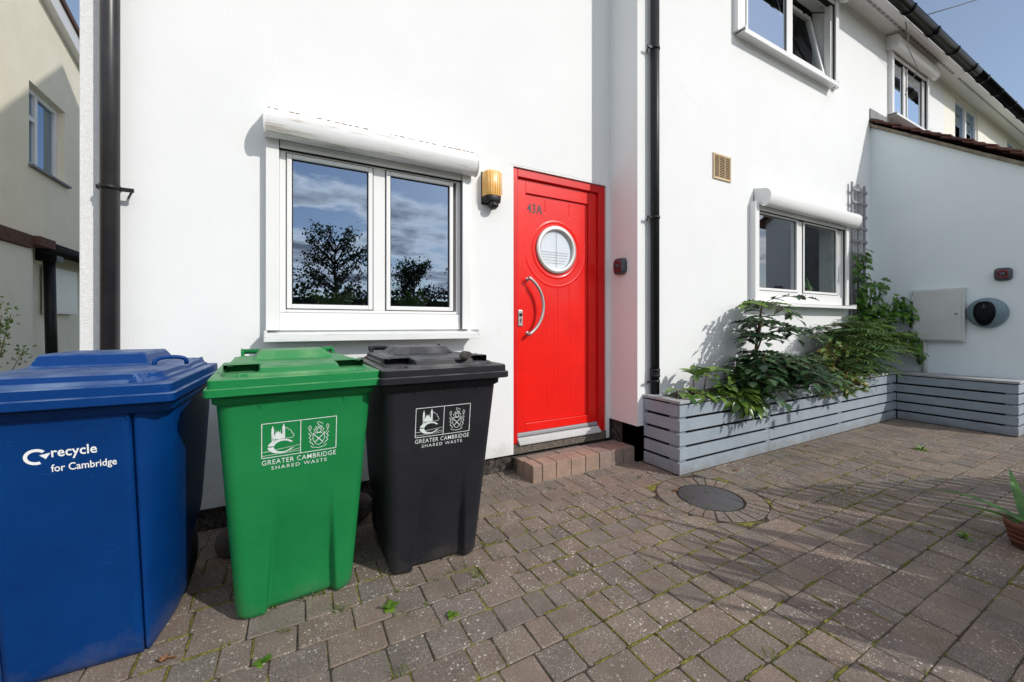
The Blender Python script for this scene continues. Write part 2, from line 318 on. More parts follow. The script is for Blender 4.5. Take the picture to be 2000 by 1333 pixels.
def paver_material():
    m = bpy.data.materials.new('tumbled_concrete_block'); m.use_nodes = True; t = m.node_tree; b = t.nodes['Principled BSDF']
    b.inputs['Roughness'].default_value = .88; b.inputs['Specular IOR Level'].default_value = .3
    tcn = N(t, 'ShaderNodeTexCoord'); at = N(t, 'ShaderNodeAttribute', attribute_name='tint')
    def noise_(s, d=6, r=.6):
        n = N(t, 'ShaderNodeTexNoise'); n.inputs['Scale'].default_value = s; n.inputs['Detail'].default_value = d; n.inputs['Roughness'].default_value = r; t.links.new(tcn.outputs['Object'], n.inputs['Vector']); return n
    def ramp(src, p0, p1, c0, c1):
        q = N(t, 'ShaderNodeValToRGB'); q.color_ramp.elements[0].position = p0; q.color_ramp.elements[1].position = p1; q.color_ramp.elements[0].color = (*c0, 1); q.color_ramp.elements[1].color = (*c1, 1); t.links.new(src, q.inputs[0]); return q.outputs[0]
    def mixc(f, a, bb, mode='MIX'):
        x = N(t, 'ShaderNodeMix', data_type='RGBA', blend_type=mode)
        for i, v in ((0, f), (6, a), (7, bb)):
            if isinstance(v, (float, tuple)): x.inputs[i].default_value = v
            else: t.links.new(v, x.inputs[i])
        return x.outputs[2]
    base = mixc(1.0, at.outputs['Color'], ramp(noise_(7).outputs['Fac'], .3, .7, (.82, .80, .80), (1.15, 1.15, 1.15)), 'MULTIPLY')
    grit = mixc(1.0, base, ramp(noise_(330, 3).outputs['Fac'], .36, .62, (.62, .62, .62), (1.35, 1.33, 1.3)), 'MULTIPLY')
    # pale lichen spots, in patches
    def spots(scale, rad, patch, lo, hi):
        vo = N(t, 'ShaderNodeTexVoronoi'); vo.inputs['Scale'].default_value = scale
        wn = noise_(60, 3); va = N(t, 'ShaderNodeVectorMath', operation='MULTIPLY_ADD'); t.links.new(wn.outputs['Color'], va.inputs[0]); va.inputs[1].default_value = (.012, .012, .012); t.links.new(tcn.outputs['Object'], va.inputs[2])
        t.links.new(va.outputs[0], vo.inputs['Vector'])
        inside = ramp(vo.outputs['Distance'], rad * .7, rad, (1, 1, 1), (0, 0, 0))
        pick = ramp(vo.outputs['Color'], .45, .55, (0, 0, 0), (1, 1, 1))
        pt = ramp(noise_(patch, 3).outputs['Fac'], lo, hi, (0, 0, 0), (1, 1, 1))
        return mixc(1.0, mixc(1.0, inside, pick, 'MULTIPLY'), pt, 'MULTIPLY')
    c = mixc(spots(58, .30, 3.0, .44, .60), grit, (.56, .52, .46, 1.0))
    c = mixc(spots(150, .30, 5.0, .36, .55), c, (.52, .48, .43, 1.0))
    # damp dark staining in broad patches
    c = mixc(ramp(noise_(1.3, 5).outputs['Fac'], .52, .72, (0, 0, 0), (.45, .45, .45)), c, (.085, .073, .062, 1.0))
    t.links.new(c, b.inputs['Base Color'])
    bp = N(t, 'ShaderNodeBump'); bp.inputs['Strength'].default_value = .55; bp.inputs['Distance'].default_value = .004
    t.links.new(noise_(170, 5, .7).outputs['Fac'], bp.inputs['Height']); t.links.new(bp.outputs[0], b.inputs['Normal'])
    return m
PAV = paver_material()
rp = random.Random(11)
JOINTS = []
def block(bm, lay, pts, zt, tilt=(0, 0), ch=.0030, inset=.0):
    """one paving block: plan outline (ccw), chamfered top"""
    if len(pts) == 4:                               # worn corners
        Q = []
        for i in range(4):
            p, a_, b_ = Vector(pts[i]), Vector(pts[i - 1]), Vector(pts[(i + 1) % 4]); c_ = rp.uniform(.003, .009)
            Q += [tuple(p + (a_ - p).normalized() * c_), tuple(p + (b_ - p).normalized() * c_)]
        JOINTS.append((pts[1], pts[2])); JOINTS.append((pts[2], pts[3]))
        pts = Q
    n = len(pts); cx = sum(p[0] for p in pts) / n; cy = sum(p[1] for p in pts) / n
    def ins(p, d):
        v = Vector((p[0] - cx, p[1] - cy)); L = v.length
        return (cx + v.x * (L - d * 1.4) / L, cy + v.y * (L - d * 1.4) / L)
    z = lambda p: zt + (p[0] - cx) * tilt[0] + (p[1] - cy) * tilt[1]
    r0 = [bm.verts.new((p[0], p[1], -.03)) for p in pts]
    r1 = [bm.verts.new((p[0], p[1], z(p) - ch)) for p in pts]
    q = [ins(p, ch) for p in pts]
    r2 = [bm.verts.new((p[0], p[1], z(p))) for p in q]
    base = rp.choice([(.200, .162, .134), (.188, .155, .132), (.208, .163, .132), (.182, .154, .134), (.204, .168, .136), (.168, .145, .126)])
    f_ = rp.uniform(.90, 1.04); col = (base[0] * f_, base[1] * f_, base[2] * f_, 1)
    fs = [bm.faces.new(r2)]
    for i in range(n):
        j = (i + 1) % n
        fs.append(bm.faces.new((r0[i], r0[j], r1[j], r1[i]))); fs.append(bm.faces.new((r1[i], r1[j], r2[j], r2[i])))
    for f in fs:
        for l in f.loops: l[lay] = col
def make_paving():
    bm = bmesh.new(); lay = bm.loops.layers.float_color.new('tint')
    MC = Vector((2.36, 1.655)); RO = .335; RI = .205
    row = 0.1345; y = -4.5
    k = 0
    while y < 8.9:
        if y + row > YA + .12 and y < 8:
            pass
        x = -2.9 + rp.uniform(0, .12)
        yo = rp.uniform(-.002, .002)
        while x < 9.3:
            L = rp.choice([.098, .135, .135, .175, .19])
            xm, ym = x + L / 2, y + row / 2
            far = (x > 7 or y < -2.5 or y > 3 or x < -1.2)
            ok = True
            if y + row > YA + .13 and x > XL - .1: ok = False
            if x > XE + .2 and y > 1.2: ok = False
            d = (Vector((xm, ym)) - MC).length
            if ok and d > RO - .02 + 0.0:
                j = lambda s=.0016: rp.uniform(-s, s)
                gp = .0023
                slope = .010 * math.sin(x * .7)         # courses wander a little
                P = [(x + gp + j(), y + yo + gp + slope + j()), (x + L - gp + j(), y + yo + gp + slope + j()), (x + L - gp + j(), y + yo + row - gp + slope + j()), (x + gp + j(), y + yo + row - gp + slope + j())]
                if d < RO + .13:                        # cut the blocks to the circle
                    Q = []
                    for (px, py) in P:
                        v = Vector((px, py)) - MC
                        if v.length < RO + .004: v = v.normalized() * (RO + .004)
                        Q.append((MC.x + v.x, MC.y + v.y))
                    P = Q
                ar = abs(sum(P[i][0] * P[(i + 1) % 4][1] - P[(i + 1) % 4][0] * P[i][1] for i in range(4))) / 2
                if ar > .002:
                    block(bm, lay, P, rp.uniform(-.0020, .0020) + .0, (rp.uniform(-.014, .014), rp.uniform(-.014, .014)))
            x += L
        y += row; k += 1
    # ring of radial blocks round the cover
    n = 26
    for i in range(n):
        a0 = 2 * PI * i / n + .013; a1 = 2 * PI * (i + 1) / n - .011
        ro = RO - .008
        P = [(MC.x + RI * math.cos(a0), MC.y + RI * math.sin(a0)), (MC.x + ro * math.cos(a0), MC.y + ro * math.sin(a0)), (MC.x + ro * math.cos((a0 + a1) / 2), MC.y + ro * math.sin((a0 + a1) / 2)), (MC.x + ro * math.cos(a1), MC.y + ro * math.sin(a1)), (MC.x + RI * math.cos(a1), MC.y + RI * math.sin(a1))]
        block(bm, lay, P, rp.uniform(-.002, .001), (rp.uniform(-.01, .01), rp.uniform(-.01, .01)), .003)
    bmesh.ops.recalc_face_normals(bm, faces=bm.faces)
    me = bpy.data.meshes.new('block_paving'); bm.to_mesh(me); bm.free(); me.materials.append(PAV)
    o = bpy.data.objects.new('block_paving', me); C.objects.link(o); tag(o, kind='structure')
make_paving()

g = MB(); g.poly([(2.36 + .333 * math.cos(2 * PI * k / 48), 1.655 + .333 * math.sin(2 * PI * k / 48), -.0035) for k in range(48)]); tag(g.build('ring_bedding', M['soil'], None), kind='structure')
# manhole cover
mh = empty('manhole_cover', (2.36, 1.655, 0), label='round dark grey access cover set in a ring of radial blocks by the planter corner', cat='manhole cover')
q = MB(); q.lathe((2.36, 1.655, -.02), (0, 0, 1), [(0, .19), (.016, .19), (.018, .187), (.018, .0001)], 56); q.build('cover_plate', M['cover'], mh)
q = MB(); q.lathe((2.36, 1.655, -.02), (0, 0, 1), [(0, .1995), (.018, .1995), (.018, .193), (0, .193)], 56); q.build('cover_rim', M['black_pl'], mh)

# ------------------------------------------------------------ white house
house = empty('terraced_house', (2.4, 2.65, 0), label='white rendered terraced house with a red front door and roller shutter windows', cat='house')
def grid_wall(mb, axis, pos, u0, u1, z0, z1, holes, depth):
    """rectangular wall skin with rectangular openings and reveals; axis 'y': plane y=pos, u=x; axis 'x': plane x=pos, u=y"""
    us = sorted({u0, u1, *[h[0] for h in holes], *[h[1] for h in holes]}); zs = sorted({z0, z1, *[h[2] for h in holes], *[h[3] for h in holes]})
    P = (lambda u, z, d=0: (u, pos + d, z)) if axis == 'y' else (lambda u, z, d=0: (pos - d, u, z))
    for a, b in zip(us, us[1:]):
        for c, d in zip(zs, zs[1:]):
            um, zm = (a + b) / 2, (c + d) / 2
            if any(h[0] < um < h[1] and h[2] < zm < h[3] for h in holes): continue
            mb.poly([P(a, c), P(b, c), P(b, d), P(a, d)])
    for a, b, c, d in holes:
        mb.poly([P(a, c), P(a, c, depth), P(a, d, depth), P(a, d)]); mb.poly([P(b, c), P(b, d), P(b, d, depth), P(b, c, depth)])
        mb.poly([P(a, c), P(b, c), P(b, c, depth), P(a, c, depth)]); mb.poly([P(a, d), P(a, d, depth), P(b, d, depth), P(b, d)])
wA_hole = (-.085, 1.010, 1.12, 2.26); door_hole = (1.449, 2.370, .13, 2.326)
wB_hole = (3.985, 5.72, 1.36, 2.40); w3_hole = (3.72, 5.55, 3.90, 4.95); w4_hole = (7.17, 8.375, 3.98, 4.95)
m_ = MB()
grid_wall(m_, 'y', YA, XL, XR, .152, EAVE, [wA_hole, door_hole], .2)
m_.poly([(XR, YB, .30), (XR, YA, .30), (XR, YA, EAVE), (XR, YB, EAVE)])
grid_wall(m_, 'y', YB, XR, XC, .30, EAVE, [wB_hole, w3_hole, w4_hole], .2)
m_.poly([(XL, YA, .15), (XL, 8.0, .15), (XL, 7.4, EAVE), (XL, 4.74, 7.39), (XL, YA, EAVE + .3)])
m_.poly([(XL, 7.4, 0), (XC, 7.4, 0), (XC, 7.4, EAVE), (XL, 7.4, EAVE)])
m_.poly([(XL, YA, .152), (door_hole[0], YA, .152), (door_hole[0], YA + .05, .152), (XL, YA + .05, .152)])
m_.poly([(XR, YB, .30), (XC, YB, .30), (XC, YB + .05, .30), (XR, YB + .05, .30)])
m_.poly([(XR, YB, .30), (XR, YA, .30), (XR + .05, YA, .30), (XR + .05, YB, .30)])
wall = m_.build('wall', M['render'], house)
# render strip at the left end, rougher
q = MB(); q.box(XL - .012, XL + .125, YA - .006, YA + .1, .15, EAVE); q.build('corner_render', M['render_rough'], house, .004, label='rough pebbled strip of render at the house corner')
q = MB(); q.box(XL + .02, door_hole[0] + .02, YA + .035, YA + .2, -.03, .16); q.box(XR + .03, XC, YB + .04, YB + .2, -.03, .31); q.box(XR + .03, XR + .2, YB + .04, YA + .18, -.03, .31); q.box(door_hole[0] - .0, XR + .04, YA + .06, YA + .2, -.03, .14)
q.build('plinth', M['stone'], house)
# roof over both set-back and forward parts, 44 degree slopes
def roof_poly(mb, x0, x1, ye):
    ze = EAVE + .20; s_ = (7.45 - ze) / (4.74 - ye)
    P = [(ye, ze), (4.74, 7.45), (7.7, 7.45 - 2.96 * s_), (7.7, 7.39 - 2.96 * s_), (4.74, 7.36), (ye, ze - .06)]
    mb.prism(P, x0, x1)
q = MB(); roof_poly(q, XL - .03, XR, YA - .22); roof_poly(q, XR, XC, YB - .24); q.build('roof', M['rooft'], house)
def soffit(parent, x0, x1, yw, m):
    q = MB(); q.box(x0, x1, yw - .235, yw + .0, EAVE, EAVE + .015); so_ = q.build('soffit', m, parent)
    q = MB()
    x = x0 + .05
    while x < x1 - .15:
        q.box(x, x + .10, yw - .165, yw - .138, EAVE - .004, EAVE + .001); x += .125
    q.build('vent_strip', M['alu_grey'], so_)
    q = MB(); q.box(x0, x1, yw - .270, yw - .236, EAVE - .03, EAVE + .17); q.build('fascia', m, parent, .003)
soffit(house, XR, XC, YB, M['upvc'])
def gutter(parent, x0, x1, yc, zc):
    prof = [(yc + .07 * math.cos(a), zc + .072 * math.sin(a)) for a in [PI + PI * i / 12 for i in range(13)]]
    prof += [(yc + .066 * math.cos(a), zc + .068 * math.sin(a)) for a in [2 * PI - PI * i / 12 for i in range(13)]]
    q = MB(); q.prism(prof, x0, x1, True); g_ = q.build('gutter', M['gutter'], parent)
    x = x0 + .3; k = 0
    while x < x1 - .1:
        q = MB(); pr = [(yc + .077 * math.cos(a), zc + .079 * math.sin(a)) for a in [PI * .97 + PI * 1.06 * i / 14 for i in range(15)]]
        pr += [(yc + .069 * math.cos(a), zc + .071 * math.sin(a)) for a in [PI * 2.03 - PI * 1.06 * i / 14 for i in range(15)]]
        wd = .05 if k % 3 == 0 else .022
        q.prism(pr, x, x + wd); q.build('gutter_bracket', M['gutter'], g_); x += .78; k += 1
gutter(house, XR + .02, XC, YB - .350, EAVE - .02)

def tri_plant(cx, cy, cz, n, ln, wd, m, parent, name, spread=.6):   # rosette of pointed leaves
    q = MB()
    for i in range(n):
        a = 2 * PI * i / n + random.uniform(-.3, .3); el = random.uniform(.1, 1.1); L = ln * random.uniform(.7, 1.1)
        d = Vector((math.cos(a), math.sin(a), 0)); s_ = Vector((-d.y, d.x, 0))
        b = Vector((cx, cy, cz)); pts = []
        for t in (0, .3, .65, 1):
            pts.append(b + d * L * t * math.cos(el) + Vector((0, 0, L * (t * math.sin(el) - .35 * t * t))))
        ws = (.15, 1, .85, .02)
        for t in range(3):
            q.poly([pts[t] - s_ * wd * ws[t], pts[t] + s_ * wd * ws[t], pts[t + 1] + s_ * wd * ws[t + 1], pts[t + 1] - s_ * wd * ws[t + 1]], True)
    return q.build(name, m, parent)

def shutter_profile(y0, d, zt, zb):
    """rounded roller shutter housing, section in (y, z), hung on the wall plane y0"""
    h = zt - zb; P = [(y0, zt)]
    for i in range(9):
        a = PI / 2 * i / 8
        P.append((y0 - d * .45 - d * .55 * math.sin(a), zt - .02 - h * .38 * (1 - math.cos(a)) ))
    for i in range(1, 7):
        a = PI / 2 * i / 6
        P.append((y0 - d * .62 - d * .38 * math.cos(a), zt - .02 - h * .38 - (h * .62 - .02) * math.sin(a)))
    P.append((y0 - d * .5, zb + .004)); P.append((y0 - d * .32, zb + .030)); P.append((y0, zb + .034)); return P

def make_window(parent, label, yw, x0, x1, z0, z1, rail, sash_y, frame_t, mull, sashes, panel_h, sill, box, room, glass, rail_out=.05, dirty=False, caps=True):
    """x0..x1, z0..z1 outer size of the guide rails; the sash sits back in the opening"""
    up = M['upvc']
    q = MB(); fx0, fx1, fz1 = x0 + rail, x1 - rail, z1
    fz0 = z0 + panel_h
    # fixed frame (head, jambs, mullion, bottom) at sash_y
    y0, y1 = sash_y - .02, sash_y + .05
    q.box(fx0, sashes[0][0] - .0005, y0, y1, fz0, fz1); q.box(fx1 - frame_t, fx1, y0, y1, fz0, fz1)
    q.box(sashes[0][0], fx1 - frame_t, y0, y1, fz1 - frame_t, fz1); q.box(sashes[0][0], fx1 - frame_t, y0, y1, fz0, fz0 + frame_t * .6)
    q.box(mull[0], mull[1], y0 + .004, y1, fz0 + frame_t * .6, fz1 - frame_t)
    win = q.build('window', up, parent, .004, label=label)
    q = MB(); q.box(fx0 + .0, fx1 - .0, y0 - .012, y1, z0, fz0 - .002); q.build('bottom_panel', up, win, .004)
    for (a, b) in ((x0, x0 + rail), (x1 - rail, x1)):
        q = MB(); q.box(a, b, yw - rail_out, yw + .02, z0 + .002, z1 + .02)
        q.build('guide_rail', up, win, .003)
    q = MB(); q.box(fx1 - .004, fx1 + .001, yw - rail_out + .018, yw - rail_out + .034, z0 + .002, z1); q.build('guide_channel', M['dark'], win)
    for (a, b) in sashes:
        s_ = .030; sy0, sy1 = sash_y - .028, sash_y + .03
        q = MB(); zb, zt = fz0 + frame_t * .6, fz1 - frame_t
        a += .004; b -= .004; zb += .004; zt -= .004; s_ -= .004
        q.box(a, a + s_, sy0, sy1, zb, zt); q.box(b - s_, b, sy0, sy1, zb, zt); q.box(a + s_, b - s_, sy0, sy1, zt - s_, zt); q.box(a + s_, b - s_, sy0, sy1, zb, zb + s_)
        q.build('sash', up, win, .004)
        q = MB(); q.poly([(a + s_ - .002, sash_y - .008, zb + s_ - .002), (b - s_ + .002, sash_y - .008, zb + s_ - .002), (b - s_ + .002, sash_y - .008, zt - s_ + .002), (a + s_ - .002, sash_y - .008, zt - s_ + .002)]); q.build('pane', glass, win)
        q = MB(); e = .006; qa, qb, qc, qd = a + s_, b - s_, zb + s_, zt - s_
        q.box(qa, qa + e, sash_y - .013, sash_y - .0095, qc, qd); q.box(qb - e, qb, sash_y - .013, sash_y - .0095, qc, qd); q.box(qa + e, qb - e, sash_y - .013, sash_y - .0095, qc, qc + e); q.box(qa + e, qb - e, sash_y - .013, sash_y - .0095, qd - e, qd)
        q.box(a - .0035, a - .0003, sash_y - .021, sash_y + .0, zb - .0035, zt + .0035); q.box(b + .0003, b + .0035, sash_y - .021, sash_y, zb - .0035, zt + .0035); q.box(a, b, sash_y - .021, sash_y, zt + .0003, zt + .0035); q.box(a, b, sash_y - .021, sash_y, zb - .0035, zb - .0003)  # dark strips stand in for the shaded gap between sash and frame
        q.build('gasket_and_gap_shade', M['dark'], win)
    sx0, sx1, sd, sz, sth = sill
    q = MB(); q.prism([(yw + .02, sz), (yw - sd, sz - .012), (yw - sd, sz - .012 - sth), (yw - sd + .012, sz - .012 - sth), (yw - sd + .012, sz - .03), (yw + .02, sz - .025)], sx0, sx1)
    for xx in (sx0, sx1 - .012): q.box(xx, xx + .012, yw - sd - .002, yw, sz - .03, sz + .008)
    sl_ = q.build('window_sill', M['upvc_dirty'] if dirty else up, win, .002)
    if box:
        bx0, bx1, bd, bzt, bzb = box
        q = MB(); q.prism(shutter_profile(yw - .001, bd, bzt, bzb), bx0, bx1, True)
        bo = q.build('shutter_box', M['upvc_dirty'] if dirty else up, win)
        bo.data.materials[0] = M['upvc_dirty'] if dirty else up
        md = bo.modifiers.new('es', 'EDGE_SPLIT'); md.split_angle = R(40)
        for xx in (bx0 - .010, bx1):
            q = MB(); q.prism(shutter_profile(yw - .001, bd + .004, bzt + .003, bzb - .004), xx, xx + .010); q.build('end_cap', up, bo, .002)
        q = MB(); q.box(fx0 + .004, fx1 - .004, yw - rail_out + .012, yw - rail_out + .030, bzb - .022, bzb + .018); q.build('shutter_slat', up, win, .003)
        q = MB(); q.box(fx0, fx1, yw - rail_out + .034, yw + .03, bzb - .026, bzb + .040); q.build('shutter_slot', M['dark'], win)
    # the room behind
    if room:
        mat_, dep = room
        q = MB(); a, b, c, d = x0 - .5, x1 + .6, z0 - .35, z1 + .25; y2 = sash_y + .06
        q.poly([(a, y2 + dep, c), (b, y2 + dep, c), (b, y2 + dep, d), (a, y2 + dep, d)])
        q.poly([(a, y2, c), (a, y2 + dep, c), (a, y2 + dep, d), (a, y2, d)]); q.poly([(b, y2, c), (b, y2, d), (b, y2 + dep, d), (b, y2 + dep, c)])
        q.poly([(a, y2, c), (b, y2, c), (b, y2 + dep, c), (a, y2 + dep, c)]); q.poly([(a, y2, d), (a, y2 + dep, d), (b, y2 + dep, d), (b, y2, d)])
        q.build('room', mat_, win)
    return win
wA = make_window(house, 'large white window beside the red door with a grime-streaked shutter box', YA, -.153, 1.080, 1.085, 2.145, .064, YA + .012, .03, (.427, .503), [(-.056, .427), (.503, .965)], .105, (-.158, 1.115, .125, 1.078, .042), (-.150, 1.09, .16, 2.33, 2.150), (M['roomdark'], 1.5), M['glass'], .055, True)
wB = make_window(house, 'ground floor window above the planter with a clean rounded shutter box', YB, 3.918, 5.843, 1.345, 2.30, .068, YB + .012, .035, (4.79, 4.89), [(4.02, 4.79), (4.89, 5.67)], .095, (3.90, 5.87, .12, 1.345, .03), (4.003, 5.895, .160, 2.470, 2.275), (M['room'], .85), M['glass_low'], .06)
w3 = make_window(house, 'upper window with its right casement tilted open under the eaves', YB, 3.655, 5.62, 3.90, 4.93, .068, YB + .012, .035, (4.60, 4.70), [(3.845, 4.60)], .06, (3.69, 5.50, .10, 3.915, .045), (3.66, 5.66, .16, 5.04, 4.90), (M['room'], 2.2), M['glass_sky'], .05)
w4 = make_window(house, 'upper window above the lean-to roof with a white shutter box', YB, 7.11, 8.44, 3.99, 4.86, .06, YB + .012, .03, (7.62, 7.70), [(7.24, 7.62), (7.70, 8.32)], .04, (7.10, 8.46, .10, 3.99, .03), (7.05, 8.50, .15, 5.03, 4.82), (M['room'], 2.0), M['glass_sky'], .05)
# tilted casement of the upper window (hinged on its right, leaning in at the top)
def tilted_sash(win, x0, x1, z0, z1, y, t=.045):
    q = MB(); a = R(11)
    def P(x, z, d=0): h = z - z0; return Vector((x, y + math.sin(a) * h + d, z0 + math.cos(a) * h))
    def bar(xa, xb, za, zb, d0, d1):
        L = [P(x, z, d) for x in (xa, xb) for d in (d0, d1) for z in (za, zb)]
        v = [q.bm.verts.new(p) for p in L]
        for f in ((0, 1, 3, 2), (4, 6, 7, 5), (0, 4, 5, 1), (2, 3, 7, 6), (0, 2, 6, 4), (1, 5, 7, 3)): q.bm.faces.new([v[i] for i in f])
    bar(x0, x0 + t, z0, z1, 0, .05); bar(x1 - t, x1, z0, z1, 0, .05); bar(x0 + t, x1 - t, z0, z0 + t, 0, .05); bar(x0 + t, x1 - t, z1 - t, z1, 0, .05)
    q.build('tilted_sash', M['upvc'], win, .004, label='casement leaning inwards at the top')
    q = MB(); q.poly([P(x0 + t, z0 + t, .02), P(x1 - t, z0 + t, .02), P(x1 - t, z1 - t, .02), P(x0 + t, z1 - t, .02)]); q.build('tilted_pane', M['glass_low'], win)
    q = MB(); q.tube([(x1 - .03, y, z1 - .08), P(x1 - .2, z1 - .03)], .008, 6); q.build('window_stay', M['black_pl'], win)
tilted_sash(w3, 4.71, 5.49, 4.05, 4.87, YB + .03)
# rust stains and cracked paint along the top of the big shutter box
rr = random.Random(3); x = -.14
while x < 1.08:
    L = rr.uniform(.004, .03); t = rr.uniform(.001, .0035)
    if rr.random() < .72: boxpart('rust_stain', M['rust'], wA, x, x + L, YA - .119, YA - .113, 2.3010 - t, 2.3035 + t * .6, bevel=0)
    x += L + rr.uniform(.002, .03)
# things seen inside the rooms
def curtain(win, x0, x1, y, z0, z1):
    q = MB(); n = 40; a = [(x0 + (x1 - x0) * i / n, y + .02 * math.sin(i * 1.3)) for i in range(n + 1)]
    q.rings([[(p[0], p[1], z0) for p in a], [(p[0], p[1], z1) for p in a]], False, True, False); q.build('curtain', M['curtain'], win)
curtain(wB, 4.45, 4.70, YB + .35, 1.55, 2.3); curtain(w4, 8.0, 8.3, YB + .3, 4.0, 4.8)
q = MB(); q.box(7.24, 8.32, YB + .09, YB + .10, 3.98, 4.32); q.build('half_blind', M['glassbk'], w4)

def crack_and_shadow(P, yw, seed):
    r_ = random.Random(seed); q = MB(); pts = []
    for a, b in zip(P, P[1:]):
        K = 14
        for i in range(K): t = i / K; pts.append((a[0] + (b[0] - a[0]) * t + r_.gauss(0, .003), a[1] + (b[1] - a[1]) * t + r_.gauss(0, .003)))
    for a, b in zip(pts, pts[1:]):
        w_ = r_.uniform(.0004, .0011); q.poly([(a[0], yw - .0008, a[1] - w_), (b[0], yw - .0008, b[1] - w_), (b[0], yw - .0008, b[1] + w_), (a[0], yw - .0008, a[1] + w_)])
    q.build('crack_and_shadow_line', M['crack_and_shadow'], house)
crack_and_shadow([(-.16, 2.375), (.3, 2.372), (.75, 2.380), (1.1, 2.372)], YA, 1); crack_and_shadow([(1.42, 2.336), (1.9, 2.345), (2.40, 2.338)], YA, 3)
crack_and_shadow([(2.9, 3.2), (3.0, 3.12), (3.15, 3.08), (3.2, 3.0)], YB, 5); crack_and_shadow([(4.2, 2.5), (4.9, 3.2), (5.6, 3.9)], YB, 6)  # the long diagonal paints the cable's shadow; the rest are hairline cracks
# front door -------------------------------------------------------------
dx0, dx1, dz0, dz1 = 1.449, 2.368, .20, 2.322
q = MB(); yf = YA + .014
q.box(dx0, dx0 + .046, yf, yf + .09, dz0, dz1); q.box(dx1 - .070, dx1, yf, yf + .09, dz0 - .03, dz1); q.box(dx0 + .046, dx1 - .070, yf, yf + .09, dz1 - .062, dz1)
door = q.build('front_door', M['red_dark'], house, .004, label='glossy red front door with a round window and a curved steel pull handle')
lx0, lx1, lz0, lz1 = dx0 + .048, dx1 - .072, .275, dz1 - .065; ly = yf + .024
ix0, ix1, iz0, iz1 = 1.583, 2.205, .345, 2.150         # moulded inner panel
q = MB()
q.box(lx0, ix0 - .003, ly, ly + .05, lz0, lz1); q.box(ix1 + .003, lx1, ly, ly + .05, lz0, lz1); q.box(ix0 - .003, ix1 + .003, ly, ly + .05, lz0, iz0 - .003); q.box(ix0 - .003, ix1 + .003, ly, ly + .05, iz1 + .003, lz1)
q.build('door_leaf', M['red'], door, .003)
pcx, pcz = 1.880, 1.733
def panel_height(x, z):
    d = math.hypot(x - pcx, z - pcz); h = 0.0
    for rad in (.228, .300):
        h += (.0045 if rad < .3 else .0025) * math.exp(-((d - rad) / .006) ** 2) * (1 if rad < .3 or z < pcz + .05 else 0)
    if d > .31:
        for gx in (1.770, 1.890, 2.010):
            h -= .0022 * math.exp(-((x - gx) / .0035) ** 2) if (iz0 + .10 < z < iz1 - .03) and not (z > pcz and gx == 1.890) else 0
    return h
bm = bmesh.new(); nx, nz = 190, 300; V = []
for i in range(nx + 1):
    x = ix0 + (ix1 - ix0) * i / nx
    V.append([bm.verts.new((x, ly + .016 - panel_height(x, iz0 + (iz1 - iz0) * j / nz), iz0 + (iz1 - iz0) * j / nz)) for j in range(nz + 1)])
for i in range(nx):
    for j in range(nz):
        xm = ix0 + (ix1 - ix0) * (i + .5) / nx; zm = iz0 + (iz1 - iz0) * (j + .5) / nz
        if math.hypot(xm - pcx, zm - pcz) < .168: continue
        f = bm.faces.new((V[i][j], V[i + 1][j], V[i + 1][j + 1], V[i][j + 1])); f.smooth = True
q = MB(); q.bm.free(); q.bm = bm; q.build('door_panel', M['red'], door)
q = MB(); q.box(ix0 - .006, ix1 + .006, ly + .03, ly + .045, iz0 - .006, iz1 + .006)
# leave the porthole open in the backing: build it as a ring of boxes instead
q.bm.free(); q = MB()
q.box(ix0 - .006, pcx - .18, ly + .03, ly + .045, iz0 - .006, iz1 + .006); q.box(pcx + .18, ix1 + .006, ly + .03, ly + .045, iz0 - .006, iz1 + .006); q.box(pcx - .18, pcx + .18, ly + .03, ly + .045, iz0 - .006, pcz - .18); q.box(pcx - .18, pcx + .18, ly + .03, ly + .045, pcz + .18, iz1 + .006)
q.build('door_core', M['red_dark'], door)
ring = [(0, .197), (.010, .197), (.016, .190), (.018, .170), (.014, .160), (-.02, .156), (-.02, .172)]
q = MB(); rs = []
for a, r in ring: rs.append([(pcx + r * math.cos(2 * PI * k / 64), ly + .014 - a, pcz + r * math.sin(2 * PI * k / 64)) for k in range(64)])
q.rings(rs, False); q.build('porthole_ring', M['upvc'] if False else M['alu_grey'], door)
door.children[-1].data.materials[0] = mat('satin_aluminium', (.60, .60, .58), .38, metal=.55)
q = MB(); q.poly([(pcx + .16 * math.cos(2 * PI * k / 48), ly + .022, pcz + .16 * math.sin(2 * PI * k / 48)) for k in range(48)]); q.build('porthole_pane', M['lit_blind'], door)  # the pane's pale colour stands in for the sunlit blind behind it
q = MB()
for zz_ in (-.02, -.04, -.062, -.085, -.108):
    wd = math.sqrt(max(.15 ** 2 - zz_ ** 2, .001)); q.box(pcx - wd * .95, pcx + wd * .85, ly + .0195, ly + .0212, pcz + zz_ - .0022, pcz + zz_)
q.box(pcx + .003, pcx + .006, ly + .0185, ly + .0190, pcz - .14, pcz + .15)
q.build('blind_lines', M['alu_grey'], door)
q = MB(); hx, hy = 1.572, ly - .048
pts = []
for i in range(25):
    a = R(-62) + R(124) * i / 24
    pts.append((1.452 + .262 * math.cos(a) - .0, hy, 1.262 + .262 * math.sin(a) * .97))
q.tube(pts, .0125, 14)
for i in (1, 23): q.tube([pts[i], (pts[i][0], ly - .001, pts[i][2])], .009, 10)
for i in (1, 23): q.lathe((pts[i][0], ly + .001, pts[i][2]), (0, -1, 0), [(0, .016), (.006, .016), (.006, .009)], 16)
q.build('pull_handle', M['steel'], door)
q = MB(); q.box(1.506, 1.548, ly - .012, ly + .002, 1.105, 1.232); q.build('lock_plate', M['steel'], door, .006)
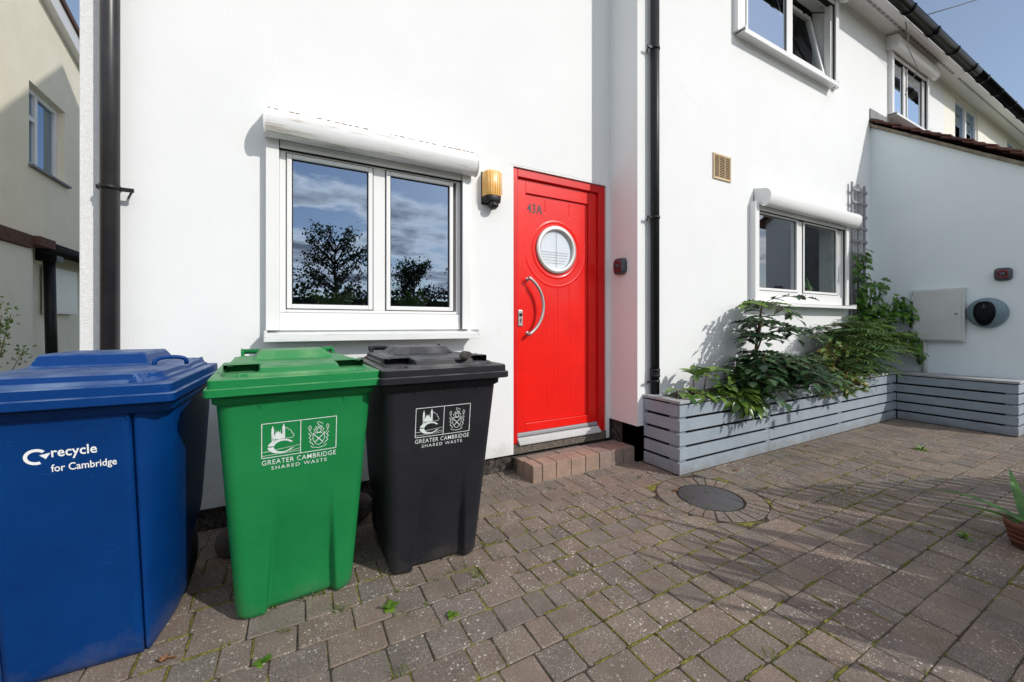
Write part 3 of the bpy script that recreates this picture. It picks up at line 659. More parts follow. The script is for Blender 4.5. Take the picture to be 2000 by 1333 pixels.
q = MB(); q.lathe((1.528, ly - .012, 1.195), (0, -1, 0), [(0, .013), (.004, .013), (.004, .001)], 16); q.box(1.524, 1.532, ly - .0145, ly - .011, 1.135, 1.165); q.build('keyhole', M['black_pl'], door)
q = MB(); put_text(q.bm, lambda a, b: (a, ly + .0125, b), '43A', 1.602, 1.742, 2.008, 2.082, .010, 1.12); q.build('house_number', M['num'], door)
q = MB(); q.prism([(ly - .008, .268), (ly - .010, .248), (ly + .03, .248), (ly + .03, .274), (ly - .002, .274)], dx0 + .048, dx1 - .072); q.build('weather_bar', M['alu_grey'], door, .001)
q = MB(); q.prism([(ly + .06, .241), (yf + .004, .239), (yf - .008, .232), (yf - .008, .222), (yf - .024, .220), (yf - .024, .210), (yf - .036, .208), (yf - .036, .196), (ly + .06, .196)], dx0 + .046, dx1 - .070); q.build('threshold', M['meter'], door)
q = MB(); q.box(dx0 - .0, dx1, YA + .0, YA + .2, .128, .196); q.build('threshold_bed', M['mortar'], door)
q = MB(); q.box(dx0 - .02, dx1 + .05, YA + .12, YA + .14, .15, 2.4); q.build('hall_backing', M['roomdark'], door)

# brick step --------------------------------------------------------------
step = empty('brick_step', (1.95, 2.5, 0), label='low brick doorstep below the red front door', cat='step')
xs = [1.457, 1.538, 1.660, 1.795, 1.930, 2.065, 2.195, 2.320, 2.44]
for i, (a, b) in enumerate(zip(xs, xs[1:])):
    q = MB(); dz = random.uniform(-.003, .003); q.box(a + .003, b - .003, 2.385 + random.uniform(-.003, .003), 2.52, -.02, .122 + dz)
    q.build('front_brick', M['brick'] if b < 2.1 else M['brickgrey'], step, .005)
for i, (a, b) in enumerate(zip(xs[1::2] , xs[3::2] + [2.44])):
    q = MB(); q.box(a + .004, b - .004, 2.525, 2.625, -.02, .114 + random.uniform(-.003, .003)); q.build('rear_brick', M['brickgrey'], step, .005)
q = MB(); q.box(1.459, 1.535, 2.525, 2.618, -.02, .112); q.build('rear_brick', M['brick'], step, .005)
q = MB(); q.box(1.462, 2.40, 2.39, 2.70, -.02, .098); q.build('mortar_bed', M['mortar'], step)

# cream house next door in the terrace ------------------------------------
ch = empty('terraced_house', (14, 2.4, 0), label='pale cream rendered house further along the same terrace', cat='house')
q = MB(); grid_wall(q, 'y', YB, XC, 26, 0, EAVE, [(9.76, 10.98, 4.05, 4.98), (12.85, 14.2, 4.05, 4.98), (16.2, 17.5, 4.05, 4.98)], .2); q.poly([(26, YB, 0), (26, 7.4, 0), (26, 7.4, 5.2), (26, 4.74, 7.39), (26, YB, 5.05)]); q.poly([(XC, 7.4, 0), (26, 7.4, 0), (26, 7.4, 5.05), (XC, 7.4, 5.05)])
q.build('wall', M['cream2'], ch)
q = MB(); roof_poly(q, XC, 26, YB - .24); q.build('roof', M['rooft'], ch)
soffit(ch, XC, 26, YB, M['upvc']); gutter(ch, XC, 26, YB - .350, EAVE - .02)
for (a, b, lb) in ((9.76, 10.98, None), (12.85, 14.2, None), (16.2, 17.5, None)):
    y0 = YB + .02; q = MB(); t = .055; mid = (a + b) / 2
    q.box(a, a + t, y0, y0 + .06, 4.05, 4.98); q.box(b - t, b, y0, y0 + .06, 4.05, 4.98); q.box(a + t, b - t, y0, y0 + .06, 4.92, 4.98); q.box(a + t, b - t, y0, y0 + .06, 4.05, 4.11); q.box(mid - .04, mid + .04, y0 - .003, y0 + .06, 4.11, 4.92)
    wn = q.build('window', M['upvc'], ch, .004)
    for (c, d) in ((a + t, mid - .04), (mid + .04, b - t)):
        q = MB(); q.box(c, d, y0 + .03, y0 + .036, 4.11, 4.92); q.build('pane', M['glass'], wn)
    q = MB(); q.box(a, b, y0 + .1, y0 + .11, 4.0, 4.45); q.build('half_blind', M['glassbk'], wn)
    q = MB(); q.box(a - .1, b + .1, y0 + .5, y0 + .52, 3.9, 5.0); q.build('room', M['room'], wn)

# lean-to side extension ----------------------------------------------------
ext = empty('lean_to_extension', (XE, 1.7, 0), label='grey white lean-to with clay tiled roof projecting from the house', cat='lean-to')
Y0E = 1.02
vb = [(YB, 3.69), (1.95, 3.405), (1.67, 3.19), (1.357, 2.95), (Y0E, 2.70)]
q = MB(); q.bm.faces.new([q.bm.verts.new(p) for p in [(XE, YB, 0), (XE, Y0E, 0)] + [(XE, y, z) for y, z in vb[::-1]]])
q.poly([(XE, Y0E, 0), (XE + 2.4, Y0E, 0), (XE + 2.4, Y0E, 2.7), (XE, Y0E, 2.7)]); q.poly([(XE + 2.4, Y0E, 0), (XE + 2.4, YB, 0), (XE + 2.4, YB, 3.69), (XE + 2.4, Y0E, 2.7)])
q.build('wall', M['render_blue'], ext)
q = MB(); P = [(y - .0, z + .002) for y, z in vb] + [(y, z + .045) for y, z in vb[::-1]]; q.prism(P, XE - .035, XE + 2.43); q.build('verge_mortar', M['moss_mortar'], ext, .004)
rt = random.Random(5)
s0 = Vector((0, YB + .02, 3.80)); s1 = Vector((0, Y0E - .12, 2.75)); L = (s1 - s0).length; dv = (s1 - s0) / L; nv = Vector((0, -dv.z, dv.y)); nv = nv if nv.z > 0 else -nv
k = 0; t = .02
while t < L - .02:
    x = XE - .045; 
    q = MB()
    while x < XE + 2.35:
        wd = .165; c = s0 + dv * (t + .075) + nv * (-.012 + rt.uniform(-.006, .006)) + Vector((x + wd / 2, 0, 0)); tl = (dv * math.cos(.16) + nv * math.sin(.16))
        q.obox(c + nv * (.012), (wd / 2 - .002, 0, 0), tl * .090, (tl.cross(Vector((1, 0, 0)))) * .0075); x += wd
    q.build('tile_course', M['tile'], ext, .002); t += .105; k += 1
q = MB()
q.prism([(YB - .003, 3.90), (YB - .006, 3.93), (YB - .010, 3.93), (YB - .014, 3.80), (YB - .10, 3.745), (YB - .10, 3.740), (YB - .008, 3.79)], XE - .03, XE + 2.4); q.build('flashing', M['lead'], ext)
q = MB(); q.box(XE - .001, XE + .6, YB - .02, YB - .0, 3.68, 3.80); q.build('flashing_board', M['lead'], ext)

# meter box, charger, sounders, vent, lamp ------------------------------------
mb_ = empty('meter_box', (XE, 1.7, 1.22), label='square pale grey utility meter cabinet on the lean-to wall', cat='meter box')
q = MB(); q.box(XE - .075, XE, 1.475, 1.905, .925, 1.530); q.build('cabinet', M['meter'], mb_, .006)
q = MB(); q.box(XE - .090, XE - .076, 1.500, 1.893, .940, 1.512); q.build('cabinet_door', M['meter'], mb_, .006)
q = MB(); q.lathe((XE - .090, 1.535, 1.24), (-1, 0, 0), [(0, .013), (.004, .013), (.004, .001)], 16); q.build('lock', M['alu_grey'], mb_)
q = MB()
for z in (1.02, 1.42): q.tube([(XE - .082, 1.898, z - .03), (XE - .082, 1.898, z + .03)], .006, 8)
q.build('hinge', M['upvc'], mb_)
q = MB(); q.tube([(XE - .035, 1.806, .50), (XE - .035, 1.806, .925)], .021, 16); q.build('conduit', M['meter'], mb_)
ev = empty('wall_charger', (XE, 1.33, 1.24), label='oval slate grey car charger with glossy black front on the lean-to wall', cat='charger')
q = MB(); rs = []
for d, s_ in ((0, 1), (.04, 1), (.072, .93), (.094, .78), (.104, .55), (.106, .25), (.106, .01)):
    rs.append([(XE - d, 1.322 + .150 * s_ * math.cos(2 * PI * k / 48), 1.244 + .163 * s_ * math.sin(2 * PI * k / 48)) for k in range(48)])
q.rings(rs); q.build('housing', M['ev_grey'], ev)
q = MB(); out = []
for k in range(48):
    a = 2 * PI * k / 48; ca, sa = math.cos(a), math.sin(a)
    yy = .080 * abs(ca) ** .8 * (1 if ca > 0 else -1) * (1 + .32 * sa if sa < 0 else 1.0); zzv = .132 * abs(sa) ** .8 * (1 if sa > 0 else -1)
    out.append((yy, zzv))
q.rings([[(XE - .06, 1.326 + y, 1.236 + z) for y, z in out], [(XE - .112, 1.326 + y, 1.236 + z) for y, z in out], [(XE - .121, 1.326 + y * .92, 1.236 + z * .92) for y, z in out], [(XE - .124, 1.326 + y * .5, 1.236 + z * .5) for y, z in out], [(XE - .124, 1.326 + y * .01, 1.236 + z * .01) for y, z in out]])
q.build('front_cover', M['ev_black'], ev)
q = MB(); q.box(XE - .1255, XE - .120, 1.310, 1.342, 1.300, 1.3025); q.lathe((XE - .121, 1.326, 1.322), (-1, 0, 0), [(0, .005), (.004, .005), (.004, .0005)], 12); q.build('status_mark', M['alu_grey'], ev)

def sounder(loc, ax, ay, az, label):
    """small square alarm sounder; ax = out of the wall, ay = sideways, az = up"""
    e = empty('alarm_sounder', loc, label=label, cat='alarm sounder'); ax, ay, az = Vector(ax), Vector(ay), Vector(az); L = Vector(loc)
    def sq(n, h, w_, p=4): return [(math.copysign(abs(math.cos(2 * PI * k / n)) ** (2 / p), math.cos(2 * PI * k / n)) * w_, math.copysign(abs(math.sin(2 * PI * k / n)) ** (2 / p), math.sin(2 * PI * k / n)) * h) for k in range(n)]
    def rg(d, h, w_): return [L + ax * d + ay * a + az * b for a, b in sq(40, h, w_)]
    q = MB(); q.rings([rg(0, .068, .062), rg(.030, .068, .062), rg(.042, .060, .054), rg(.043, .001, .001)]); q.build('housing', M['sound_grey'], e)
    q = MB(); q.rings([rg(.040, .044, .040), rg(.050, .042, .038), rg(.053, .037, .033), rg(.047, .028, .025), rg(.047, .001, .001)]); q.build('red_ring', M['sound_red'], e)
    q = MB(); q.lathe(L + ax * .050, ax, [(0, .021), (.005, .021), (.009, .014), (.009, .001)], 20); q.build('centre_cap', M['sound_grey'], e)
    q = MB()
    for s_ in (-1, 1): q.tube([L + ax * .0515 + ay * .026 * s_ + az * -.020, L + ax * .0525 + ay * .029 * s_ + az * .022], .0022, 6)
    q.build('grille', M['black_pl'], e)
sounder((XE, 1.212, 1.650), (-1, 0, 0), (0, 1, 0), (0, 0, 1), 'small square red and grey alarm sounder above the car charger')
sounder((XR, 2.500, 1.607), (-1, 0, 0), (0, 1, 0), (0, 0, 1), 'small square red and grey alarm sounder right of the red door')

av = empty('air_vent', (3.48, YB, 2.58), label='buff louvred air vent grille on the upper white wall', cat='vent')
q = MB(); vx0, vx1, vz0, vz1 = 3.352, 3.612, 2.462, 2.698
q.box(vx0, vx1, YB - .012, YB, vz0, vz0 + .018); q.box(vx0, vx1, YB - .012, YB, vz1 - .018, vz1); q.box(vx0, vx0 + .016, YB - .012, YB, vz0 + .018, vz1 - .018); q.box(vx1 - .016, vx1, YB - .012, YB, vz0 + .018, vz1 - .018)
for i in (1, 2): xx = vx0 + (vx1 - vx0) * i / 3; q.box(xx - .004, xx + .004, YB - .011, YB, vz0 + .018, vz1 - .018)
q.build('vent_frame', M['vent'], av, .002)
q = MB(); n = 13
for i in range(n):
    z = vz0 + .024 + (vz1 - vz0 - .048) * i / (n - 1); q.prism([(YB - .010, z - .004), (YB - .002, z + .004), (YB - .002, z + .006), (YB - .010, z - .001)], vx0 + .012, vx1 - .012)
q.build('louvres', M['vent'], av)
q = MB(); q.box(vx0 + .01, vx1 - .01, YB - .0015, YB - .0005, vz0 + .01, vz1 - .01); q.build('vent_cavity', mat('vent_shadow_brown', (.10, .06, .03), .9), av)

wl = empty('wall_lamp', (1.262, YA, 2.1), label='amber plastic wall lamp with a black base between window and door', cat='wall lamp')
lx, hw, dp = 1.250, .066, .088
def lring(z, w_, d, y0=0): 
    P = []
    for k in range(13):
        a = PI * k / 12; P.append((lx + w_ * math.copysign(abs(math.cos(a)) ** .55, math.cos(a)), YA - y0 - d * abs(math.sin(a)) ** .55, z))
    P.append((lx - w_, YA - .006, z)); P.append((lx + w_, YA - .006, z)); return P
q = MB(); q.rings([lring(2.048, hw * .98, dp * .98, .006), lring(2.052, hw, dp, .006), lring(2.215, hw, dp, .006), lring(2.228, hw * .93, dp * .92, .006)])
lampc = q.build('lamp_cover', M['amber'], wl, .002)
q = MB()
for i in range(-3, 4): q.tube([(lx + i * .018, YA - dp - .0065 + .001 * abs(i), 2.056), (lx + i * .018, YA - dp - .0065 + .001 * abs(i), 2.212)], .0022, 6)
q.build('cover_ribs', M['amber'], wl)
q = MB(); q.rings([lring(2.000, hw * .80, dp * .8), lring(2.010, hw * .98, dp * .98), lring(2.046, hw * 1.02, dp * 1.02)]); q.build('lamp_base', M['black_pl'], wl, .002)
q = MB(); q.box(lx - hw - .004, lx + hw + .004, YA - .008, YA, 1.995, 2.232); q.build('back_plate', M['black_pl'], wl, .002)
q = MB(); q.lathe((lx, YA - .052, 2.002), (0, -.25, -1), [(0, .034), (.028, .034), (.042, .026), (.046, .016), (.046, .001)], 20)
for k in range(10): a = 2 * PI * k / 10; q.box(lx + .034 * math.cos(a) - .002, lx + .034 * math.cos(a) + .002, YA - .057 + .034 * math.sin(a) - .002, YA - .057 + .034 * math.sin(a) + .002, 1.972, 2.0)
q.build('sensor', M['black_pl'], wl)

# downpipes -----------------------------------------------------------------
def downpipe(x, y, yw, r, z0, z1, brackets, label, m, shoe=False, side=1):
    e = empty('downpipe', (x, y, z0), label=label, cat='downpipe')
    q = MB(); q.tube([(x, y, z0), (x, y, z1)], r, 28); q.build('pipe', m, e)
    for z in brackets:
        q = MB(); q.lathe((x, y, z - .011), (0, 0, 1), [(0, r + .001), (0, r + .0045), (.022, r + .0045), (.022, r + .001)], 28)
        q.box(x + side * (r + .002), x + side * (r + .05), y - .006, y + .006, z - .010, z + .008); q.box(x - side * r - .012, x - side * r, y - .008, yw, z - .009, z + .008)
        q.tube([(x + side * (r + .045), y, z - .001), (x + side * (r + .012), yw, z - .02)], .005, 8)
        q.build('pipe_bracket', M['black_pl'], e)
    return e
downpipe(-.785, YA - .068, YA, .0355, .02, 5.3, (1.772, 3.4), 'thick charcoal downpipe at the left corner of the white wall', M['pipe'])
dp_ = downpipe(2.556, YB - .045, YB, .0335, .40, 5.0, (1.985, 3.355, .66), 'slim black downpipe running down into the planter', M['black_pl'], side=-1)
q = MB(); q.lathe((2.556, YB - .045, .695), (0, 0, 1), [(0, .034), (0, .0385), (.012, .040), (.018, .0375), (.05, .0375), (.055, .040), (.066, .0385), (.066, .034)], 28); q.build('pipe_collar', M['black_pl'], dp_)

# planters ------------------------------------------------------------------
def slats(mb, ax, a0, a1, p, th, zs, jig=0, split=None):
    for (z0, z1) in zs:
        j0, j1 = random.uniform(-jig, jig), random.uniform(-jig, jig)
        segs = [(a0, a1)] if not split else [(a0, split - .0015), (split + .0015, a1)]
        for s0_, s1_ in segs:
            if ax == 'x': mb.box(s0_ + (j0 if s0_ == a0 else 0), s1_, p, p + th, z0, z1)
            else: mb.box(p, p + th, s0_, s1_ + j1, z0, z1)
zs = [(.010 + i * .1060, .010 + i * .1060 + .086) for i in range(5)]
pl = empty('planter_box', (4.3, 2.1, 0), label='long grey slatted timber planter below the ground floor window', cat='planter')
px0, px1, py0, py1 = 2.468, 6.266, 1.972, YB - .004
q = MB(); slats(q, 'x', px0 + .0, px1 - .002, py0, .02, zs, 0, 3.62); q.build('front_slats', M['wood'], pl, .003)
q = MB(); slats(q, 'y', py0 + .0205, py1, px0, .02, zs, .006); q.build('end_slats', M['wood'], pl, .003)
for x in (px0 + .022, 3.6, 4.9, 6.15): boxpart('post', M['wood'], pl, x, x + .07, py0 + .0205, py0 + .045, .0, .53, bevel=0)
boxpart('post', M['wood'], pl, px0 + .0205, px0 + .045, py0 + .05, py0 + .11, 0, .53, bevel=0)
q = MB(); q.box(px0 + .05, px1, py0 + .05, py0 + .056, 0, .53); q.box(px0 + .05, px0 + .056, py0 + .05, py1, 0, .53); q.build('liner', M['dark'], pl)
q = MB(); q.box(px0 - .008, px1 - .0, py0 - .010, py0 + .075, .533, .555); q.box(px0 - .008, px0 + .085, py0 + .0755, py1, .533, .555); q.box(px0 + .0855, px1, py1 - .05, py1, .533, .553)
q.build('top_rim', M['woodtop'], pl, .004)
q = MB(); q.box(px0 + .06, px1, py0 + .06, py1, .40, .495); q.build('soil', M['soil'], pl)
pb = empty('planter_box', (6.42, 1.5, 0), label='closed grey slatted timber box bench under the meter cabinet', cat='bench')
q = MB(); slats(q, 'y', 1.06, 1.968, 6.268, .02, [(a - .003, b - .003) for a, b in zs], .012); q.build('front_slats', M['wood'], pb, .003)
q = MB(); slats(q, 'x', 6.29, XE - .002, 1.062, .02, [(a - .003, b - .003) for a, b in zs], .0); q.build('end_slats', M['wood'], pb, .003)
boxpart('post', M['wood'], pb, 6.290, 6.31, 1.09, 1.15, 0, .52, bevel=0); boxpart('liner', M['dark'], pb, 6.295, 6.30, 1.151, YB - .01, 0, .52, bevel=0)
q = MB(); q.box(6.258, XE - .002, 1.05, YB - .003, .528, .551); q.build('lid', M['woodtop'], pb, .004)

# trellis ---------------------------------------------------------------------
tr_ = MB(); ty = YB - .03
for x in (5.985, 6.150, 6.315): tr_.box(x - .019, x + .019, ty - .010, ty + .006, .60, 2.870)
z = .75
while z < 2.86: tr_.box(5.955, 6.345, ty - .024, ty - .011, z - .017, z + .017); z += .156
tl_ = tr_.build('trellis', M['trellis'], None, .002, loc=(6.14, ty, .6)); tag(tl_, 'narrow weathered wooden trellis beside the ground floor window', 'trellis')

# cable -----------------------------------------------------------------------
q = MB(); A = Vector((6.9, YB - .24, 5.03)); B = Vector((16.0, -4.6, 9.0)); q.tube([A.lerp(B, t / 20) - Vector((0, 0, .35 * 4 * (t / 20) * (1 - t / 20))) for t in range(21)], .0065, 6)
q.tube([(6.9, YB - .24, 5.03), (6.96, YB - .25, 4.86), (7.1, YB - .2, 4.80), (7.5, YB - .19, 4.62), (7.62, YB - .16, 4.68), (7.5, YB - .09, 4.45), (7.42, YB - .08, 4.3)], .005, 6)
tag(q.build('overhead_cable', M['alu_grey'], None), 'thin cable running from the eaves out across the sky', 'cable')
bpy.data.objects['overhead_cable'].data.materials[0] = mat('grey_cable', (.22, .22, .23), .6)

# ------------------------------------------------------------ wheelie bins
def rrect(hw, y0, y1, r, z, nf=72, nc=6, ns=8, front_poly=None):
    """closed ring, ccw from the front left; rounded rectangle"""
    P = []
    def arc(cx, cy, a0, a1): return [(cx + r * math.cos(a0 + (a1 - a0) * i / nc), cy + r * math.sin(a0 + (a1 - a0) * i / nc)) for i in range(nc + 1)]
    P += [(-hw + r + (2 * hw - 2 * r) * i / nf, y0) for i in range(1, nf)]
    P += arc(hw - r, y0 + r, -PI / 2, 0)
    P += [(hw, y0 + r + (y1 - y0 - 2 * r) * i / ns) for i in range(1, ns)]
    P += arc(hw - r, y1 - r, 0, PI / 2)
    P += [(hw - r - (2 * hw - 2 * r) * i / ns, y1) for i in range(1, ns)]
    P += arc(-hw + r, y1 - r, PI / 2, PI)
    P += [(-hw, y1 - r - (y1 - y0 - 2 * r) * i / ns) for i in range(1, ns)]
    P += arc(-hw + r, y0 + r, PI, 1.5 * PI)
    return [(x, y, z) for x, y in P]
sm = lambda a, b, x: (lambda t: t * t * (3 - 2 * t))(min(1, max(0, (x - a) / (b - a))))
def local_build(q, name, m, parent, bevel=0, label=None):
    """like build() but the shape is already in the parent's own coordinates"""
    bm = q.bm; bmesh.ops.recalc_face_normals(bm, faces=bm.faces); me = bpy.data.meshes.new(name); bm.to_mesh(me); bm.free(); me.materials.append(m)
    o = bpy.data.objects.new(name, me); C.objects.link(o); o.parent = parent
    if bevel: b = o.modifiers.new('bevel', 'BEVEL'); b.width = bevel; b.segments = 2; b.limit_method = 'ANGLE'; b.angle_limit = R(40)
    if label: o['label'] = label
    return o
def front_y(z): return -.245 - .14 * z
def make_bin(loc, rz, m, label, kind):
    e = empty('wheelie_bin', loc, rz, label=label, cat='wheelie bin', group='council wheelie bins in front of the white wall')
    blue = kind == 'blue'
    q = MB(); rs = []
    zs_ = [0, .004, .014, .03, .06, .1, .14, .18, .22, .26, .3, .34, .38, .42, .46, .5, .54, .6, .66, .72, .78, .84, .88]
    for z in zs_:
        hw = .205 + .055 * z / .88; yb = .14 + .15 * sm(.20, .32, z); r = .045
        tuck = .016 * (1 - sm(0, .02, z))
        if blue:                                                # narrow front panel, side panels angled back
            H_ = hw - tuck; fw = .157; y0b = front_y(z) + tuck; D_ = .20 - .13 * z / .88
            half = [(fw * i / 10, y0b - .004) for i in range(0, 11)] + [(fw + .002, y0b + .020), (fw + .008, y0b + .021), (fw + .011, y0b + .004)]
            half += [(fw + .011 + (H_ - fw - .011) * (i / 12), y0b + .004 + D_ * (i / 12) ** 1.9) for i in range(1, 13)]
            ye_ = half[-1][1]; half += [(H_, ye_ + (yb - r - ye_) * i / 6) for i in range(1, 7)] + [(H_ - r + r * math.cos(PI / 2 * i / 5), yb - r + r * math.sin(PI / 2 * i / 5)) for i in range(1, 6)] + [((H_ - r) * (1 - i / 5), yb) for i in range(1, 5)]
            R2 = [(x, y, z) for x, y in half] + [(0, yb, z)] + [(-x, y, z) for x, y in half[:0:-1]]
        else:
            R2 = []
            for (x, y, zz_) in rrect(hw - tuck, front_y(z) + tuck, yb, r, z):
                if y < front_y(z) + tuck + .012:
                    dep = .034 * (1 - sm(.10, .50, z)); hf = .112
                    y += dep * (1 - sm(hf - .006, hf + .010, abs(x - .012) + .05 * (z - .12)))
                    y -= .006 * (1 - (x / hw) ** 2)                # slight belly
                R2.append((x, y, zz_))
        rs.append(R2)
    q.rings(rs); body = local_build(q, 'body', m, e)
    # rim band under the lid, with small gussets
    q = MB(); q.rings([rrect(.258, front_y(.84) - .001, .292, .045, .838), rrect(.270, front_y(.85) - .012, .298, .04, .848), rrect(.272, front_y(.88) - .014, .298, .04, .880)]); rim = local_build(q, 'rim', m, e)
    q = MB()
    for x in ((-.16, .157) if blue else (-.13, .0, .15)):
        y = front_y(.79)
        v = [(x - .004, y + .004, .838), (x - .004, y + .004, .785), (x - .004, y - .016, .838)]; v2 = [(x + .004, a[1], a[2]) for a in v]
        q.rings([v, v2], True, False)
    local_build(q, 'gussets', m, body)
    # lid: skirt, lip, then a moulded top as a height field
    z0 = .878; q = MB(); yf = -.432; yb = .300
    hwL = .286
    q.rings([rrect(hwL - .004, yf + .004, yb, .018, z0 + .001), rrect(hwL, yf, yb, .020, z0 + .004), rrect(hwL, yf, yb, .020, z0 + .027), rrect(hwL - .002, yf + .002, yb, .020, z0 + .0295), rrect(hwL - .009, yf + .009, yb, .020, z0 + .0305), rrect(hwL - .010, yf + .010, yb, .020, z0 + .056), rrect(hwL - .012, yf + .013, yb, .020, z0 + .0595), rrect(hwL - .032, yf + .034, yb - .002, .030, z0 + .0605)])
    lid = local_build(q, 'lid', m, e)
    q = MB(); bm = q.bm; nx, ny = 110, 120; hx = .252; ya, yb2 = yf + .040, .290
    def H(x, y):
        # rounded outline of the raised panel
        r = .085 if y < 0 else .05; qx = abs(x) - (hx - .006 - r); qy = max(ya + .006 - y + r, y - (yb2 - .006) + r)
        d = math.hypot(max(qx, 0), max(qy, 0)) + min(max(qx, qy), 0) - r
        z = .010 * (1 - sm(-.004, .002, d)) + .018 * (1 - sm(-.018, -.010, d)) + .004 * (1 - sm(-.04, -.03, d)) - .004 * (1 - sm(.0, .006, abs(d - .004)))
        if not blue:
            fx = 1 - sm(.118, .160, abs(x)); fy = sm(-.055, -.020, y) * (1 - sm(.17, .235, y)); z += .036 * min(fx, fy)
            for s_ in (-1, 1):                                      # hand holds: pockets open to the front
                cx = s_ * .185; inx = 1 - sm(.050, .058, abs(x - cx)); hood = .008 * (1 - sm(.04, .085, abs(x - cx))) * math.exp(-((y - ya - .160) / .03) ** 2)
                if y < ya + .118: z = z * (1 - inx) + inx * min(z, .007 + .006 * (1 - sm(ya + .02, ya + .032, y)) * (1 if y > ya + .008 else 0))
                else: z += hood
        else:
            fx = 1 - sm(.135, .165, abs(x + .03)); fy = sm(-.075, -.050, y) * (1 - sm(.18, .235, y)); z += .046 * min(fx, fy)
            z -= .012 * math.exp(-((abs(x - .205) - .0) / .035) ** 2) * math.exp(-((y + .02) / .06) ** 2)
            z -= .006 * (1 - sm(.0, .012, abs(abs(x) - .215))) * sm(.05, .1, y)
        return z
    V = [[bm.verts.new((-hx + 2 * hx * i / nx, ya + (yb2 - ya) * j / ny, z0 + .060 + H(-hx + 2 * hx * i / nx, ya + (yb2 - ya) * j / ny))) for j in range(ny + 1)] for i in range(nx + 1)]
    for i in range(nx):
        for j in range(ny):
            xm = -hx + 2 * hx * (i + .5) / nx; y0_, y1_ = V[i][j].co.y, V[i][j + 1].co.y
            if not blue and y0_ < ya + .118 <= y1_ and any(abs(xm - s_ * .185) < .052 for s_ in (-1, 1)): continue   # mouth of the hand hold
            f = bm.faces.new((V[i][j], V[i + 1][j], V[i + 1][j + 1], V[i][j + 1])); f.smooth = True
    tp = local_build(q, 'lid_top', m, lid)
    for o_ in (tp, lid): es = o_.modifiers.new('es', 'EDGE_SPLIT'); es.split_angle = R(24)
    if not blue:
        for s_ in (-1, 1):
            q = MB(); cx = s_ * .185; a_, b_ = cx - .056, cx + .056; yy = ya + .114; zl, zh_ = z0 + .0665, z0 + .094; dp = .07
            q.poly([(a_, yy, zl), (b_, yy, zl), (b_, yy + dp, zl), (a_, yy + dp, zl)]); q.poly([(a_, yy + .006, zh_), (a_, yy + dp, zh_), (b_, yy + dp, zh_), (b_, yy + .006, zh_)]); q.poly([(a_, yy + dp, zl), (b_, yy + dp, zl), (b_, yy + dp, zh_), (a_, yy + dp, zh_)])
            q.poly([(a_, yy, zl), (a_, yy + dp, zl), (a_, yy + dp, zh_), (a_, yy, zh_)]); q.poly([(b_, yy, zl), (b_, yy, zh_), (b_, yy + dp, zh_), (b_, yy + dp, zl)])
            local_build(q, 'hand_hold', m, lid)
    if blue:
        q = MB(); z = z0 + .088; P = []
        for i in range(17):
            a = PI * i / 16; P.append((.150 + .040 - .045 * math.cos(a) * 1.0, -.085 + .03 * (i / 16), z + .030 * abs(math.sin(a)) ** .45))
        q.tube(P, .0075, 10); local_build(q, 'lid_handle', m, lid)
    # back handle bar on two hinge lugs
    q = MB(); yh = .335; zh = .985 if not blue else .95
    q.tube([(-.205, yh, zh), (.205, yh, zh)], .0125, 16)
    for x in (-.205, -.07, .07, .205): q.lathe((x - .003, yh, zh), (1, 0, 0), [(0, .016), (.006, .016), (.006, .001)], 16)
    for x in (-.205, .195): q.box(x, x + .012, .26, yh, zh - .06, zh + .004)
    local_build(q, 'handle_bar', m, e)
    q = MB(); q.box(-.14, .14, .275, yh + .005, .90, .945); local_build(q, 'hinge_block', m, e, .006)
    for s_ in (-1, 1):
        q = MB(); q.lathe((s_ * .178 - .022, .215, .10), (1, 0, 0), [(0, .085), (.006, .098), (.038, .098), (.044, .085), (.044, .03), (.05, .025), (.05, .001)], 32); wh = local_build(q, 'wheel', M['tyre'], e)
        q = MB(); q.lathe((s_ * .178 + s_ * .024, .215, .10), (s_, 0, 0), [(0, .05), (.004, .045), (.004, .001)], 24); local_build(q, 'hub', M['tyre'], wh)
    q = MB(); q.tube([(-.17, .215, .10), (.17, .215, .10)], .011, 10); local_build(q, 'axle', M['steel'], e)
    # printed emblem on the front
    F = lambda lift: (lambda x, z: Vector((x, front_y(z) - (.006 * (1 - (x / .24) ** 2) if not blue else .0042) - lift, z)))
    fn = F(.0012); q = MB(); bm = q.bm
    def seg(a, b, t):
        a, b = Vector(a), Vector(b); d = (b - a); n_ = Vector((-d.y, d.x)).normalized() * t / 2 if d.length > 1e-6 else Vector((0, t / 2))
        K = max(1, int(d.length / .02))
        for i in range(K):
            p, s__ = a + d * i / K, a + d * (i + 1) / K
            bm.faces.new([bm.verts.new(fn(*v)) for v in (p - n_, s__ - n_, s__ + n_, p + n_)])
    def line(P, t):
        for a, b in zip(P, P[1:]): seg(a, b, t)
    def fill(P): bm.faces.new([bm.verts.new(fn(*v)) for v in P])
    if not blue:
        a, b, c, d = -.124, .124, .634, .762; t = .0026
        line([(a, c), (b, c), (b, d), (a, d), (a, c)], t); seg((0, c), (0, d), t)
        # left panel: chapel with two spires over a curved bridge drawn as a big C
        fill([(-.094, .692), (-.094, .738), (-.090, .752), (-.086, .738), (-.086, .700)][::1]); fill([(-.094, .692), (-.086, .692), (-.086, .705), (-.094, .705)])
        fill([(-.060, .700), (-.060, .742), (-.0555, .757), (-.051, .742), (-.051, .700)])
        fill([(-.087, .700), (-.059, .700), (-.059, .716), (-.066, .722), (-.073, .730), (-.080, .722), (-.087, .714)])
        for sx in (-.080, -.073, -.066): fill([(sx - .0015, .720), (sx + .0015, .720), (sx, .735)])
